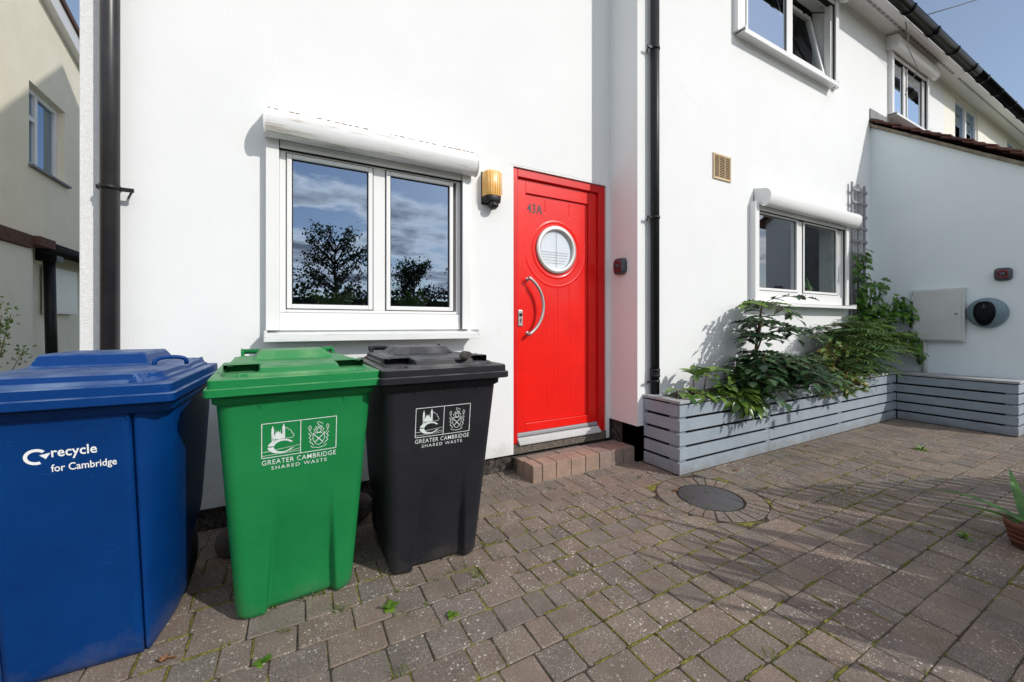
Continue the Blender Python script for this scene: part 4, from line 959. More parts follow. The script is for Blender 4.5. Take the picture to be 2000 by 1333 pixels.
        line([(-.051 + .004 * 0, .738), (-.046, .740), (-.041, .735), (-.039, .731), (-.033, .730), (-.030, .723), (-.029, .717), (-.024, .714), (-.022, .707), (-.026, .701), (-.036, .699), (-.050, .700)], .0016)
        O, I = [], []
        for k in range(31):
            an = R(35) + R(290) * k / 30
            O.append((-.064 + .042 * math.cos(an), .672 + .027 * math.sin(an))); I.append((-.057 + .029 * math.cos(an), .671 + .0205 * math.sin(an)))
        for i in range(30):
            if 14 <= i <= 14: continue
            fill([O[i], O[i + 1], I[i + 1], I[i]])
        fill([O[0], I[0], (-.024, .685)]); fill([O[-1], I[-1], (-.018, .662)])
        seg((a, .656), (-.1, .657), .0016); seg((-.085, .660), (0, .668), .0014); seg((-.035, .650), (0, .655), .0014); seg((a, .642), (0, .646), .0014)
        # right panel: shield with saltire, supporters, helmet and crest
        cx = .062; S = [(cx - .020, .704), (cx + .020, .704), (cx + .020, .680), (cx + .012, .664), (cx, .656), (cx - .012, .664), (cx - .020, .680), (cx - .020, .704)]
        line(S, .002); seg((cx - .018, .700), (cx + .014, .667), .0028); seg((cx + .018, .700), (cx - .014, .667), .0028)
        rr = random.Random(2)
        for s_ in (-1, 1):
            line([(cx + s_ * .022, .700), (cx + s_ * .030, .712), (cx + s_ * .036, .728), (cx + s_ * .030, .736), (cx + s_ * .026, .726), (cx + s_ * .031, .716)], .0018)
            line([(cx + s_ * .036, .706), (cx + s_ * .027, .696), (cx + s_ * .034, .688), (cx + s_ * .026, .680), (cx + s_ * .032, .672), (cx + s_ * .022, .664), (cx + s_ * .018, .656)], .0022)
            line([(cx + s_ * .012, .708), (cx + s_ * .018, .718), (cx + s_ * .008, .724), (cx + s_ * .012, .732)], .0018)
        line([(cx - .006, .706), (cx - .008, .718), (cx, .724), (cx + .008, .718), (cx + .006, .706), (cx - .006, .706)], .0022)
        line([(cx - .008, .728), (cx + .008, .728), (cx + .001, .734), (cx - .006, .742), (cx - .004, .748), (cx + .006, .744), (cx + .014, .738)], .0018)
        line([(cx - .028, .656), (cx - .022, .649), (cx, .645), (cx + .022, .649), (cx + .028, .656)], .0018)
        put_text(bm, fn, 'GREATER CAMBRIDGE', a, b, .6065, .6250, .002, 1.10); put_text(bm, fn, 'SHARED WASTE', -.094, .092, .5855, .5990, .0, 1.30)
        local_build(q, 'printed_emblem', M['ink_soft'] if kind == 'green' else M['ink_soft'], e, label='white printed bridge logo and coat of arms with council waste wording')
    else:
        O, I = [], []; ccx, ccz = -.048, .733
        for k in range(31):
            an = R(42) + R(250) * k / 30
            O.append((ccx + .026 * math.cos(an), ccz + .024 * math.sin(an))); I.append((ccx + .0175 * math.cos(an), ccz + .0155 * math.sin(an)))
        for i in range(30): fill([O[i], O[i + 1], I[i + 1], I[i]])
        fill([(-.041, .737), (-.017, .742), (-.028, .724)]); 
        put_text(bm, fn, 'recycle', -.016, .083, .718, .757, .016, 1.02); put_text(bm, fn, 'for Cambridge', -.019, .126, .675, .705, .012, 1.0)
        local_build(q, 'printed_emblem', M['white_ink'], e, label='white recycling loop and wording printed on the front')
    return e
make_bin((-.612, 2.030, 0), R(-1.5), M['blue_bin'], 'blue wheelie bin with a bow handle on its lid, leftmost of the three', 'blue')
make_bin((-.012, 2.040, 0), R(4.0), M['green_bin'], 'green wheelie bin standing between the blue and the black bin', 'green')
make_bin((.567, 2.030, 0), R(.3), M['black_bin'], 'black wheelie bin nearest the red door with a stone on its lid', 'black')

# stone on the lid of the black bin
def stone(loc, r, label, name='stone', m='rock', sq=(1, .8, .7), cat='stone'):
    bm = bmesh.new(); bmesh.ops.create_icosphere(bm, subdivisions=3, radius=r)
    for v in bm.verts:
        n_ = noise.noise(v.co * (2.2 / r * .4) + Vector(loc)) * .35; v.co = Vector((v.co.x * sq[0], v.co.y * sq[1], v.co.z * sq[2])) * (1 + n_)
    for f in bm.faces: f.smooth = True
    q = MB(); q.bm.free(); q.bm = bm
    me = bpy.data.meshes.new(name); bm.to_mesh(me); bm.free(); me.materials.append(M[m]); o = bpy.data.objects.new(name, me); C.objects.link(o); o.location = loc
    return tag(o, label, cat)
stone((.655, 1.640, .985), .027, 'small dark rounded stone lying on the black bin lid')
stone((.30, 2.42, .07), .085, 'grey boulder on the paving behind the green and black bins', sq=(1, .8, .95))
stone((-.26, 2.38, .06), .09, 'dark boulder in the gap between the blue and green bins', sq=(1, .9, .8))

# ------------------------------------------------------------ foliage
rl = random.Random(21)
def leaf(mb, base, d, up, L, W, shape='oval', curl=.15, fold=.15):
    """one leaf from base along d; up = face normal"""
    d = Vector(d).normalized(); up = Vector(up); s_ = d.cross(up)
    if s_.length < 1e-4: s_ = d.orthogonal()
    s_.normalize(); n_ = s_.cross(d).normalized(); base = Vector(base)
    if shape == 'oval': pr = [(0, .08), (.25, .8), (.55, 1), (.8, .62), (1, 0)]
    elif shape == 'narrow': pr = [(0, .3), (.3, 1), (.7, .7), (1, 0)]
    elif shape == 'holly': pr = [(0, .25), (.10, .70), (.20, .42), (.34, 1.05), (.43, .50), (.60, .95), (.68, .36), (.82, .52), (.88, .2), (1, 0)]
    elif shape == 'lobed': pr = [(0, .12), (.08, .95), (.2, .6), (.36, 1.15), (.50, .42), (.66, .75), (.8, .3), (1, 0)]
    bm = mb.bm; mid = []; l_ = []; r_ = []
    for t, w_ in pr:
        c = base + d * L * t - n_ * curl * L * t * t
        mid.append(bm.verts.new(c)); e = n_ * fold * W * w_
        l_.append(bm.verts.new(c - s_ * W * w_ * .5 + e)); r_.append(bm.verts.new(c + s_ * W * w_ * .5 + e))
    for i in range(len(pr) - 1):
        for A_ in (l_, r_):
            try: bm.faces.new((mid[i], mid[i + 1], A_[i + 1], A_[i])).smooth = True
            except ValueError: pass
def rdir(r, zmin=-1, zmax=1):
    z = r.uniform(zmin, zmax); a = r.uniform(0, 2 * PI); k = math.sqrt(max(0, 1 - z * z)); return Vector((k * math.cos(a), k * math.sin(a), z))
def frond(mb, st, base, d, L, pairs, ll, lw, droop=.35, shape='holly', r=rl, stem_r=.003):
    base = Vector(base); d = Vector(d).normalized(); up = Vector((0, 0, 1)); pts = []
    for i in range(pairs + 2):
        t = i / (pairs + 1); pts.append(base + d * L * t - Vector((0, 0, droop * L * t * t)))
    st.tube(pts, [stem_r * (1 - .6 * i / (pairs + 1)) for i in range(pairs + 2)], 5)
    for i in range(1, pairs + 2):
        p = pts[i]; dd = (pts[i] - pts[i - 1]).normalized(); s_ = dd.cross(up).normalized()
        k = ll * (.65 + .5 * math.sin(PI * min(1, (i + .6) / (pairs + 1.4))))
        if i == pairs + 1: leaf(mb, p, dd, up + rdir(r) * .25, k, lw, shape); continue
        for sg in (-1, 1):
            leaf(mb, p, dd * .45 + s_ * sg + Vector((0, 0, r.uniform(-.25, .1))), up + rdir(r) * .35, k * r.uniform(.85, 1.12), lw * r.uniform(.85, 1.1), shape)

def wall_clip(p): return Vector((p.x, min(p.y, YB - .03), p.z))
# mahonia --------------------------------------------------------------
mah = empty('mahonia_shrub', (3.72, 2.15, .49), label='dark spiny leaved shrub spreading in tiers in the planter', cat='shrub')
lf, st, nw = MB(), MB(), MB()
tops = [(3.74, 2.10, 1.31), (3.70, 2.08, 1.16), (3.64, 2.04, 1.02), (3.60, 2.0, .86), (3.90, 2.02, .80), (3.40, 1.98, .70), (4.15, 1.98, .66), (3.72, 1.93, .68), (3.50, 1.98, .78), (3.95, 2.0, .70), (3.80, 1.96, .76), (3.62, 1.96, .62)]
for (x, y, z) in tops:
    st.tube([(3.70 + (x - 3.7) * .2, 2.16, .48), (3.70 + (x - 3.7) * .6, 2.15, .48 + (z - .48) * .5), (x, y, z)], [.013, .011, .007], 7)
    n = rl.randint(8, 10) if z < 1.2 else 8
    for i in range(n):
        a = 2 * PI * i / n + rl.uniform(-.25, .25); L = rl.uniform(.27, .42) * (1.12 if z < 1.15 else .95)
        d = Vector((math.cos(a) * 1.15, math.sin(a) * .62, rl.uniform(-.05, .35)))
        if d.y > 0.2: L *= .45
        tgt = nw if (z > 1.2 and i % 4 == 0) else lf
        frond(tgt, st, (x, y, z), d, L, rl.randint(3, 4), .135, .072, rl.uniform(.15, .5))
for k in range(34):     # lower skirt filling the planter
    x = rl.uniform(3.35, 4.45); a = rl.uniform(-2.8, -.3)
    frond(lf, st, (x, rl.uniform(2.05, 2.2), rl.uniform(.5, .80)), (math.cos(a), math.sin(a) * .55, rl.uniform(.3, .9)), rl.uniform(.16, .25), 3, .125, .068, rl.uniform(.3, .8))
lf.build('foliage', M['lf_maho'], mah); nw.build('young_leaves', M['lf_new'], mah); st.build('stems', M['stem'], mah)
q = MB()
for k in range(3): leaf(q, (3.80 + k * .02, 1.90, .74 - k * .01), (.6, -.8, .1), (0, -.4, 1), .06, .035, 'holly')
q.build('red_leaf', M['lf_red'], mah)

# feathery shrub ---------------------------------------------------------
fe = empty('feathery_shrub', (5.6, 2.1, .49), label='bushy shrub with feathery arching fronds at the planter corner', cat='shrub')
lf, st, br = MB(), MB(), MB()
for k in range(185):
    a = rl.uniform(0, 2 * PI); z = rl.uniform(.64, 1.12); x = 5.34 + rl.uniform(-.40, .40); y = 2.10 + rl.uniform(-.09, .08)
    d = Vector((math.cos(a) + .25, math.sin(a) * .75 - .25, rl.uniform(.0, .7))); L = rl.uniform(.26, .44)
    if d.y > .1: L *= .5
    frond(br if (d.x > .5 and z > .78) or rl.random() < .15 else lf, st, (x, y, z), d, L, rl.randint(8, 10), .105, .019, rl.uniform(.15, .5), 'narrow', stem_r=.0022)
for k in range(5): st.tube([(5.55, 2.1, .48), (5.45 + k * .06, 2.08, .75), (5.35 + k * .1, 2.05, .98)], [.010, .008, .004], 6)
for k in range(16):
    d = Vector((1, rl.uniform(-.75, -.1), rl.uniform(.1, .45))); frond(br, st, (5.75, 2.0, rl.uniform(.78, 1.02)), d, rl.uniform(.40, .55), 11, .11, .019, rl.uniform(.15, .45), 'narrow')
lf.build('foliage', M['lf_fern'], fe); br.build('bright_fronds', M['lf_fern2'], fe); st.build('stems', M['stem'], fe)

# climbing vine on the trellis --------------------------------------------
vi = empty('climbing_vine', (6.1, 2.25, .5), label='bright green lobed climber growing up the wooden trellis', cat='climber')
lf, st = MB(), MB()
stems_ = [[(6.0, 2.27, .5), (6.02, 2.25, 1.1), (6.05, 2.25, 1.75), (6.03, 2.24, 2.02)], [(6.1, 2.26, .5), (6.12, 2.2, 1.2), (6.2, 2.15, 1.65), (6.25, 2.12, 1.55)], [(6.1, 2.24, .6), (6.25, 2.1, 1.2), (6.38, 2.0, 1.45), (6.48, 1.93, 1.15)], [(6.05, 2.24, .6), (6.3, 2.0, 1.0), (6.42, 1.9, 1.05), (6.45, 1.86, .72)], [(6.05, 2.24, .9), (6.1, 2.12, 1.35), (6.15, 2.08, 1.40)], [(6.2, 2.2, .9), (6.35, 2.05, 1.25), (6.42, 2.0, 1.3)]]
for s_ in stems_:
    st.tube(s_, [.007] * (len(s_) - 1) + [.002], 6)
    P = [Vector(p) for p in s_]
    for a, b in zip(P, P[1:]):
        L = (b - a).length; n = int(L / .0085)
        for i in range(n):
            p = a.lerp(b, i / n); 
            if p.z < .85 and a.z < .7: continue
            d = rdir(rl, -.7, .3); d.y = -abs(d.y) * .8
            q0 = p + d * rl.uniform(.01, .12); up = Vector((-.2, -.7, .55)) + rdir(rl) * .5
            leaf(lf, q0, d + Vector((0, 0, -.5)), up, rl.uniform(.065, .105), rl.uniform(.06, .09), 'lobed', .25, .12)
lf.build('foliage', M['lf_fig'], vi); st.build('stems', M['stem'], vi)

# laurel-like plant at the left end -------------------------------------
la = empty('glossy_leaf_shrub', (2.9, 2.1, .49), label='glossy yellow green shrub spilling over the left end of the planter', cat='shrub')
lf, st = MB(), MB()
for (x, y, z, n, el) in [(2.62, 2.08, .60, 7, .1), (2.84, 2.12, .70, 9, .3), (2.78, 2.02, .57, 9, 0), (2.93, 2.02, .56, 10, -.1), (3.03, 1.99, .62, 12, 0), (3.15, 1.96, .58, 13, -.2), (3.26, 1.94, .56, 13, -.35), (3.36, 1.96, .63, 12, -.1), (3.12, 1.93, .52, 11, -.6), (3.27, 1.92, .49, 11, -.8), (3.40, 1.98, .55, 9, -.4), (2.96, 2.08, .72, 8, .3), (3.2, 2.02, .68, 9, .1)]:
    st.tube([(x - .03, 2.12, .48), ((x - .02), (y + 2.12) / 2, (z + .55) / 2 + .04), (x, y, z)], [.006, .005, .003], 6)
    for i in range(n):
        a = 2 * PI * i / n + rl.uniform(-.4, .4); d = Vector((math.cos(a), math.sin(a) * .8 - .25, el + rl.uniform(-.3, .4)))
        leaf(lf, Vector((x, y, z)) + d * .01, d, Vector((0, -.2, 1)) + rdir(rl) * .3, rl.uniform(.11, .17), rl.uniform(.050, .070), 'oval', rl.uniform(.1, .4), .2)
lf.build('foliage', M['lf_laurel'], la); st.build('stems', M['stem'], la)

# turning shrub, trailing over the rim -----------------------------------------
tu = empty('trailing_shrub', (4.75, 2.05, .49), label='loose shrub with green and rusty gold leaves trailing over the planter rim', cat='shrub')
lf, st, gd = MB(), MB(), MB()
for k in range(60):
    x = rl.uniform(4.35, 5.2); up_ = rl.random() < .5
    base = Vector((x, rl.uniform(1.99, 2.12), .49))
    tip = base + (Vector((rl.uniform(-.2, .2), rl.uniform(-.16, -.02), rl.uniform(.2, .52))) if up_ else Vector((rl.uniform(-.1, .1), rl.uniform(-.22, -.12), rl.uniform(-.10, .12))))
    mid = base.lerp(tip, .5) + Vector((0, -.02, .08)); st.tube([base, mid, tip], [.004, .003, .0015], 5)
    for i in range(14):
        t = i / 13; p = (base.lerp(mid, t * 2) if t < .5 else mid.lerp(tip, t * 2 - 1)); d = rdir(rl, -.5, .5); d.y -= .3
        tgt = gd if rl.random() < .42 else lf
        leaf(tgt, p, d, Vector((0, -.3, 1)) + rdir(rl) * .7, rl.uniform(.05, .085), rl.uniform(.035, .05), 'lobed' if rl.random() < .5 else 'oval', .3, .2)
for k in range(60):
    x = rl.uniform(5.1, 6.1); p = Vector((x, rl.uniform(1.98, 2.1), .53)); leaf(gd if rl.random() < .6 else lf, p, rdir(rl, -.1, .5), Vector((0, 0, 1)) + rdir(rl) * .5, .05, .03, 'lobed')
lf.build('foliage', M['lf_fern2'], tu); gd.build('turning_leaves', M['lf_gold'], tu); st.build('stems', M['stem'], tu)

# house plants on the inner sill of the large window
for i, (x, n) in enumerate(((.20, 9), (.70, 11))):
    hp = empty('house_plant', (x, YA + .12, 1.16), label=('broad leaved house plant low behind the left pane of the large window', 'broad leaved house plant low behind the right pane of the large window')[i], cat='house plant')
    q = MB()
    for k in range(n):
        a = 2 * PI * k / n; d = Vector((math.cos(a), math.sin(a) * .2 - .05, rl.uniform(.35, 1.3))); leaf(q, (x + math.cos(a) * .02, YA + .075, 1.225), d, (0, -1, .5), rl.uniform(.11, .18), .060, 'oval', .15)
    q.build('leaves', M['lf_new'], hp); q = MB(); q.lathe((x, YA + .14, 1.07), (0, 0, 1), [(0, .035), (.11, .045), (.11, .04), (.10, .001)], 20); q.build('plant_pot', M['pot'], hp)
for i, (x, z, lb) in enumerate(((4.32, 1.44, 'spiky house plant behind the left pane of the window above the planter'), (5.45, 1.48, 'leafy house plant behind the right pane of the window above the planter'))):
    hp = empty('house_plant', (x, YB + .2, z), label=lb, cat='house plant'); q = MB()
    for k in range(12):
        a = 2 * PI * k / 12; d = Vector((math.cos(a), math.sin(a) * .3, rl.uniform(.6, 1.8))); leaf(q, (x, YB + .2, z), d, (0, -1, .4), rl.uniform(.12, .24), .02 if i == 0 else .05, 'narrow' if i == 0 else 'oval', .3)
    q.build('leaves', M['lf_fig'], hp); q = MB(); q.lathe((x, YB + .2, z - .1), (0, 0, 1), [(0, .045), (.1, .055), (.1, .001)], 16); q.build('plant_pot', M['pot'], hp)

# potted strap-leaf plant at the right edge ------------------------------------
pp = empty('potted_plant', (3.225, .50, 0), label='strap leaved plant in a small terracotta pot at the right edge of the paving', cat='potted plant')
q = MB(); q.lathe((3.225, .50, 0), (0, 0, 1), [(0, .070), (.10, .085), (.10, .095), (.13, .098), (.13, .086), (.11, .08), (.11, .001)], 28)
for z in (.03, .055, .08): q.lathe((3.225, .50, z), (0, 0, 1), [(0, .070 + z * .15), (.004, .078 + z * .15), (.010, .078 + z * .15), (.014, .072 + z * .15)], 28)
q.build('plant_pot', M['pot'], pp)
def strap(mb, base, d, L, w_, droop, n=10):
    base = Vector(base); d = Vector(d).normalized(); s_ = d.cross(Vector((0, 0, 1))).normalized(); P = []
    for i in range(n + 1):
        t = i / n; c = base + d * L * t - Vector((0, 0, droop * L * t * t)); ww = w_ * (1 - t ** 3) * .5
        P.append((c - s_ * ww + Vector((0, 0, ww * .4)), c, c + s_ * ww + Vector((0, 0, ww * .4))))
    for a, b in zip(P, P[1:]):
        mb.poly([a[0], a[1], b[1], b[0]], True); mb.poly([a[1], a[2], b[2], b[1]], True)
q = MB()
strap(q, (3.20, .53, .13), (.44, .88, .26), .52, .040, .34, 14); strap(q, (3.19, .54, .12), (.34, .9, .12), .34, .034, .25); strap(q, (3.18, .54, .12), (.20, 1, .0), .22, .014, .1)
strap(q, (3.27, .53, .12), (.75, .30, .62), .34, .040, .05)
for k in range(14):
    a = rl.uniform(-2.4, .1); strap(q, (3.25 + rl.uniform(-.03, .03), .48, .12), (math.cos(a), math.sin(a), rl.uniform(.6, 2)), rl.uniform(.3, .5), .028, rl.uniform(.3, .7))
q.build('leaves', M['lf_palm'], pp)

# flax clumps and a low picket fence off to the right: they throw the striped shade over the paving; the last two clumps are added to deepen it
rq = random.Random(4)
for (cx_, cy_, nl, hmax, lab) in ((3.05, -.62, 110, 1.42, 'tall clump of upright strap leaves beside the drive nearest the camera'), (3.80, -.70, 115, 1.30, 'clump of upright strap leaves beside the picket fence'), (3.30, -.22, 85, 1.0, 'middle sized clump of strap leaves added out of view to deepen the shade'), (2.72, -.36, 80, .95, 'shortest clump of strap leaves added out of view to deepen the shade')):
    fx = empty('flax_clump', (cx_, cy_, 0), label=lab, cat='flax', group='flax clumps beside the drive'); q = MB()
    for k in range(nl):
        a = rq.uniform(0, 2 * PI); lean = rq.uniform(.05, .60 if hmax > 1.2 else .42); b0 = (cx_ + rq.gauss(0, .24), cy_ + rq.gauss(0, .15), 0)
        strap(q, b0, (math.cos(a) * lean, math.sin(a) * lean, 1), hmax * rq.uniform(.7, 1.1), rq.uniform(.07, .12), rq.uniform(.0, .14), 10)
    q.build('leaves', M['lf_palm'], fx)
pf = empty('picket_fence', (4.5, -.3, 0), label='low grey picket fence along the right side of the drive', cat='fence')
FA, FB = Vector((3.62, .06, 0)), Vector((5.75, -.80, 0)); fd = (FB - FA).normalized(); fn_ = Vector((-fd.y, fd.x, 0))
for z in (.42, .98):
    q = MB(); q.obox((FA + FB) / 2 + Vector((0, 0, z)) - fn_ * .02, fd * (FB - FA).length / 2, fn_ * .012, Vector((0, 0, .045))); q.build('rail', M['trellis'], pf, .002)
k = 0; t_ = 0
while t_ < (FB - FA).length:
    q = MB(); h_ = 1.12 + rq.uniform(-.01, .01); q.obox(FA + fd * t_ + Vector((0, 0, .03 + h_ / 2)), fd * rq.uniform(.036, .042), fn_ * .008, Vector((0, 0, h_ / 2))); q.build('picket', M['trellis'], pf, .002); t_ += .128

# weeds and fallen leaves ---------------------------------------------------------
def weed(x, y, n, L, label, wd=.012):
    o = tri_plant(0, 0, .0, n, L, wd, M['weed'], None, 'weed'); o.location = (x, y, .002); tag(o, label, 'weed')
weed(4.90, 1.375, 16, .085, 'bright green rosette weed on the paving in front of the box bench', .010)
weed(.319, 1.603, 6, .050, 'three leafed seedling in a joint between the green and black bins', .013)
weed(.525, 1.450, 6, .040, 'small broad leafed weed in a joint in front of the black bin', .011)
weed(-.10, 1.545, 6, .050, 'small green weed in front of the green bin base', .010)
weed(3.08, .70, 14, .05, 'dark green tuft in the shaded joint beside the terracotta pot', .006)
def dead_leaf(x, y, r, rz, label):
    q = MB(); 
    for k in range(3): leaf(q, (0, 0, .004), (math.cos(rz + k * .9), math.sin(rz + k * .9), .25), (0, .3, 1), r * 2, r * 1.1, 'lobed', .5, .4)
    o = q.build('fallen_leaf', M['dead'], None); o.location = (x, y, .002); tag(o, label, 'fallen leaf')
dead_leaf(-.39, 1.70, .020, .4, 'brown curled leaf on the paving right of the blue bin')
dead_leaf(2.235, 1.80, .022, 1.0, 'rusty brown leaf lying on the rim of the round cover')
dead_leaf(2.95, 1.85, .016, 2.2, 'tan leaf on the paving beside the front of the planter')
dead_leaf(4.10, 1.90, .016, .2, 'dark curled leaf below the middle of the planter')
dead_leaf(3.0, .80, .012, .2, 'yellow leaf in the shade near the terracotta pot')

# moss and grass tufts along the joints (nobody could count the blades)
q = MB(); rg = random.Random(9); row = .1345
spots_ = []
for k in range(520):
    y = -4.5 + row * rg.randint(33, 53); x = rg.uniform(-.4, 4.8)
    if (x > 2.4 and y > 1.93) or y > 2.6: continue
    if noise.noise(Vector((x * 1.4, y * 1.4, 0))) < -.02: continue
    if rg.random() > 1.25 - .22 * x: continue
    spots_.append((x, y + .010 * math.sin(x * .7) + rg.uniform(-.004, .004)))
spots_ += [(.525, 1.69), (.545, 1.68), (.74, 1.65), (.70, 1.62), (.72, 1.64), (1.05, 1.9), (1.02, 2.07), (.98, 1.96), (-.06, 1.67), (-.03, 1.66), (2.14, 1.62), (2.12, 1.7), (2.17, 1.54), (2.3, 1.86), (.36, 1.55), (.6, 1.70), (.62, 1.705), (.66, 1.71), (.44, 1.70), (1.9, 1.95)]
for (x, y) in spots_:
    big = rg.random() < .25
    for b_ in range(rg.randint(4, 12)):
        bx, by = x + rg.gauss(0, .010 if not big else .018), y + rg.gauss(0, .004 if not big else .009); h = rg.uniform(.006, .016) * (1.9 if big else 1); a = rg.uniform(0, 2 * PI)
        dx, dy = math.cos(a) * .0012, math.sin(a) * .0012; lx_, ly_ = rg.gauss(0, h * .6), rg.gauss(0, h * .6)
        q.poly([(bx - dx, by - dy, -.002), (bx + dx, by + dy, -.002), (bx + lx_ * .5 + dx * .7, by + ly_ * .5 + dy * .7, h * .7), (bx + lx_, by + ly_, h)])
ms = MB(); rm = random.Random(31)
for (a_, b_) in JOINTS:
    a_, b_ = Vector(a_), Vector(b_); m_x, m_y = (a_ + b_) / 2
    if not (-.5 < m_x < 4.2 and .2 < m_y < 2.3): continue
    nn = noise.noise(Vector((m_x * 1.1 + 5, m_y * 1.1, 2))) + .18 - .16 * max(0, m_x - 2) - .20 * max(0, m_y - 1.5)
    if rm.random() > .40 + nn * 1.3: continue
    d = b_ - a_; L = d.length; d.normalize(); nrm = Vector((-d.y, d.x)); s0_ = rm.uniform(-.01, .4 * L); e0_ = min(L + .004, s0_ + rm.uniform(.35, 1.1) * L); K = max(3, int((e0_ - s0_) / .006))
    for side in (0, 1): pass
    c0 = a_ - nrm * .003
    rs = []
    for i in range(K + 1):
        u_ = i / K; p = c0 + d * (s0_ + (e0_ - s0_) * u_); w_ = rm.uniform(.003, .0062) * (math.sin(PI * min(1, max(0, u_))) ** .4 + .05); hz = rm.uniform(.0005, .0042)
        p += nrm * rm.uniform(-.0012, .0012)
        rs.append([(p.x - nrm.x * w_, p.y - nrm.y * w_, -.004), (p.x - nrm.x * w_ * .6, p.y - nrm.y * w_ * .6, hz * .7), (p.x + nrm.x * w_ * .1, p.y + nrm.y * w_ * .1, hz), (p.x + nrm.x * w_ * .7, p.y + nrm.y * w_ * .7, hz * .6), (p.x + nrm.x * w_, p.y + nrm.y * w_, -.004)])
    ms.rings(rs, False, True, False)
tag(ms.build('moss_in_joints', mat('yellow_green_moss', (.085, .085, .014), .95, (.24, .215, .035), 55, 1.0, 220), None), 'yellow green moss cushions in the joints of the block paving', 'moss', kind='stuff')
tag(q.build('grass_in_joints', M['grass'], None), 'short grass and moss growing along the paving joints', 'grass', kind='stuff')

# ------------------------------------------------------------ neighbour's house on the left
nb = empty('neighbour_house', (-3.0, 8.5, 0), label='cream rendered neighbouring house across the gap on the left', cat='house')
XN = -3.0
q = MB(); grid_wall(q, 'x', XN, 3.5, 12.0, 2.2, 4.9, [(7.375, 8.27, 3.17, 4.235)], .26)
q.bm.faces.new([q.bm.verts.new(p) for p in [(XN, 3.5, 4.9), (XN, 12, 4.9), (XN, 12, 4.1), (XN, 8.754, 5.12), (XN, 7.64, 5.45), (XN, 3.5, 6.70)][::1] if p != (XN, 12, 4.1)])
q.poly([(XN, 3.5, 0), (XN - 8, 3.5, 0), (XN - 8, 3.5, 6.0), (XN, 3.5, 6.0)]); q.poly([(XN - .35, 7.3, 0), (XN - .35, 12, 0), (XN - .35, 12, 2.25), (XN - .35, 7.3, 2.25)]); q.poly([(XN, 12, 0), (XN - 8, 12, 0), (XN - 8, 12, 5), (XN, 12, 5)])
q.poly([(XN, 7.3, 2.2), (XN, 12, 2.2), (XN - .36, 12, 2.2), (XN - .36, 7.3, 2.2)])
q.build('wall', M['cream'], nb)
y0_, z0_, y1_, z1_ = 3.3, 6.74, 12.0, 4.16
def slab(y_a, z_a, y_b, z_b, x0, x1, o0, o1, name, m):
    d = Vector((0, y_b - y_a, z_b - z_a)).normalized(); n_ = Vector((0, -d.z, d.y)); q = MB()
    P = [(y_a + n_.y * o0, z_a + n_.z * o0), (y_b + n_.y * o0, z_b + n_.z * o0), (y_b + n_.y * o1, z_b + n_.z * o1), (y_a + n_.y * o1, z_a + n_.z * o1)]
    q.prism(P, x0, x1); return q.build(name, m, nb)
slab(y0_, z0_, y1_, z1_, XN - .02, XN + .10, 0, .22, 'verge_board', M['upvc'])
slab(y0_, z0_, y1_, z1_, XN - 8, XN + .13, .224, .30, 'roof', M['rooft'])
q = MB(); yw0, yw1, zw0, zw1 = 7.375, 8.27, 3.17, 4.235; xw = XN - .08; t = .075
q.box(xw - .06, xw, yw0, yw0 + t, zw0, zw1); q.box(xw - .06, xw, yw1 - t, yw1, zw0, zw1); q.box(xw - .06, xw, yw0 + t, yw1 - t, zw0, zw0 + t); q.box(xw - .06, xw, yw0 + t, yw1 - t, zw1 - t, zw1); q.box(xw - .06, xw + .004, 7.70, 7.76, zw0 + t, zw1 - t); q.box(xw - .06, xw + .004, yw0 + t, 7.70, 3.80, 3.86)
nw_ = q.build('window', M['upvc'], nb, .004)
q = MB(); q.box(xw - .035, xw - .03, yw0 + t, yw1 - t, zw0 + t, zw1 - t); q.build('pane', M['glass'], nw_)
q = MB(); q.poly([(xw - .12, yw0 - .2, zw0 - .2), (xw - .12, yw1 + .2, zw0 - .2), (xw - .12, yw1 + .2, zw1 + .2), (xw - .12, yw0 - .2, zw1 + .2)]); q.build('curtain', M['curtain'], nw_)
q = MB(); q.box(XN - .18, XN + .05, yw0 - .02, yw1 + .06, zw0 - .035, zw0 - .002); q.build('window_sill', M['lead'], nw_, .004)
q = MB(); q.box(XN - .3, XN + .02, 3.6, 7.385, 0, 2.085); q.box(XN - .3, XN - .06, 7.385, 7.62, 0, 2.15); q.build('annexe_wall', M['cream2'], nb, .01)
q = MB(); q.box(XN - .3, XN + .06, 3.6, 7.33, 2.088, 2.25); q.box(XN - .3, XN + .12, 7.33, 7.70, 2.13, 2.25); q.build('tile_edge', M['brownbeam'], nb, .006)
q = MB(); q.tube([(XN + .03, 7.6, 2.16), (XN + .03, 12, 2.14)], .085, 12); q.box(XN - .15, XN + .06, 7.88, 8.06, 2.0, 2.14); q.build('gutter', M['black_pl'], nb)
q = MB(); q.tube([(XN - .05, 7.97, 2.1), (XN - .02, 7.99, 0)], .06, 14); q.build('soil_pipe', M['black_pl'], nb)
q = MB(); q.box(XN - .33, XN - .26, 8.50, 9.4, 1.28, 2.0); q.build('wall_panel', M['upvc'], nb, .01)

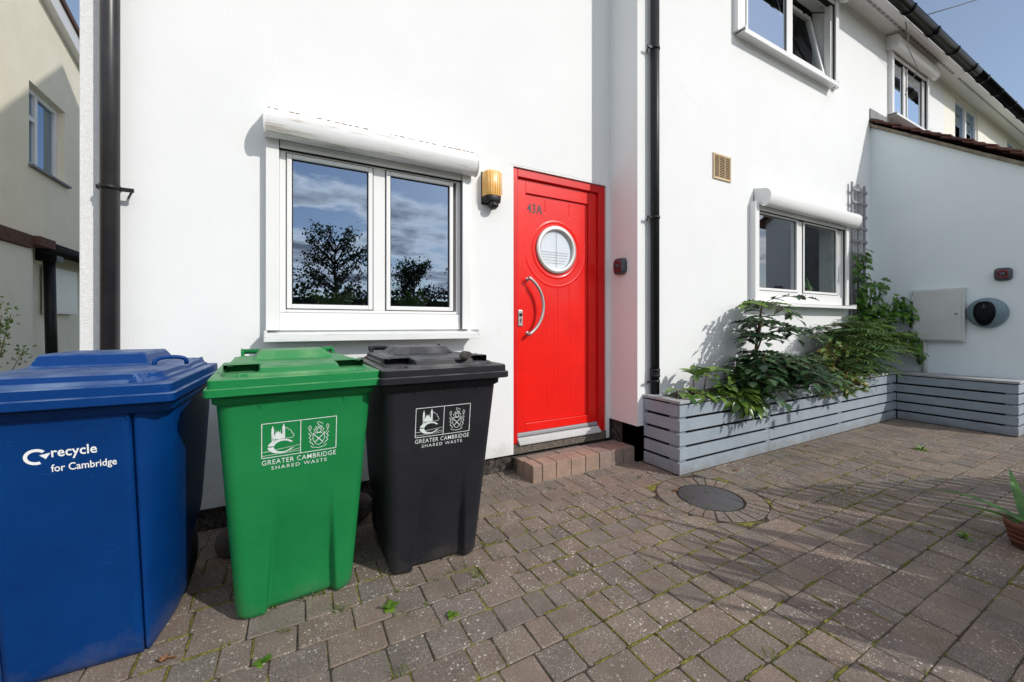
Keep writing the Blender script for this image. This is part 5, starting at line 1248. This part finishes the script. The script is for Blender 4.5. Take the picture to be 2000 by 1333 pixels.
# sprig of shrub at the far left
sh = empty('garden_shrub', (-2.32, 5.2, 0), label='small pale leaved shrub against the neighbouring annexe wall', cat='shrub')
lf, st = MB(), MB()
for k in range(30):
    z = rl.uniform(.7, 1.25); tip = Vector((-2.32 + rl.uniform(-.12, .12), 5.2 + rl.uniform(-.45, .30), z + rl.uniform(.0, .16))); b0 = Vector((-2.32, 5.05, .3)); st.tube([b0, b0.lerp(tip, .6), tip], [.008, .004, .002], 5)
    for i in range(34):
        p = b0.lerp(tip, rl.uniform(.72, 1.02)) + rdir(rl) * .05; leaf(lf, p, rdir(rl), Vector((0, 0, 1)) + rdir(rl), .035, .018)
lf.build('foliage', M['lf_fern2'], sh); st.build('stems', M['stem'], sh)

# ------------------------------------------------------------ trees behind the camera, seen mirrored in the window
def tree(x, y, h, wd, label, seed):
    e = empty('garden_tree', (x, y, 0), label=label, cat='tree', group='trees across the road mirrored in the window')
    r = random.Random(seed); t = MB(); lf = MB(); top = Vector((x, y, h * .8))
    t.tube([(x, y, 0), (x + .1, y, h * .35), (x - .05, y, h * .6), top], [.05 * h * .5, .04 * h * .45, .03 * h * .3, .01], 8)
    for k in range(44):
        z = h * r.uniform(.18, .8); b0 = Vector((x, y, z)); a = r.uniform(0, 2 * PI); ln = wd * r.uniform(.5, 1) * (1.15 - z / h); tip = b0 + Vector((math.cos(a) * ln, math.sin(a) * ln, r.uniform(.1, .5) * ln + h * .08)); t.tube([b0, b0.lerp(tip, .5) + Vector((0, 0, .05)), tip], [.035, .02, .006], 5)
        for i in range(90):
            p = b0.lerp(tip, r.uniform(.35, 1.08)) + rdir(r) * r.uniform(0, .32); leaf(lf, p, rdir(r), rdir(r), r.uniform(.08, .14), r.uniform(.05, .08), 'oval')
    lf.build('crown', M['lf_tree'], e); t.build('trunk', M['bark'], e)
tree(1.4, -12.5, 5.6, 2.5, 'leafy garden tree opposite the large window, tallest of the row', 1)
tree(4.9, -13.5, 4.6, 2.0, 'slender tree opposite the gap between window and door', 2)
tree(8.0, -12.0, 6.0, 2.4, 'bushy tree opposite the red front door', 3)
tree(-1.6, -13.0, 4.4, 2.6, 'low round tree opposite the blue bin', 4)
hd = MB(); rh = random.Random(8)
for k in range(5200):
    x = rh.uniform(-8, 16); y = -14.5 + rh.uniform(-.5, .5); top = 2.75 + .6 * noise.noise(Vector((x * .5, 0, 3))); z = rh.uniform(.2, top)
    leaf(hd, (x, y + .5, z), rdir(rh), Vector((0, 1, .3)) + rdir(rh) * .6, rh.uniform(.14, .24), .13)
hd.box(-8, 16, -14.9, -14.2, 0, 2.3)
tag(hd.build('hedge', M['lf_tree'], None), 'long dark hedge across the road mirrored low in the window', 'hedge')
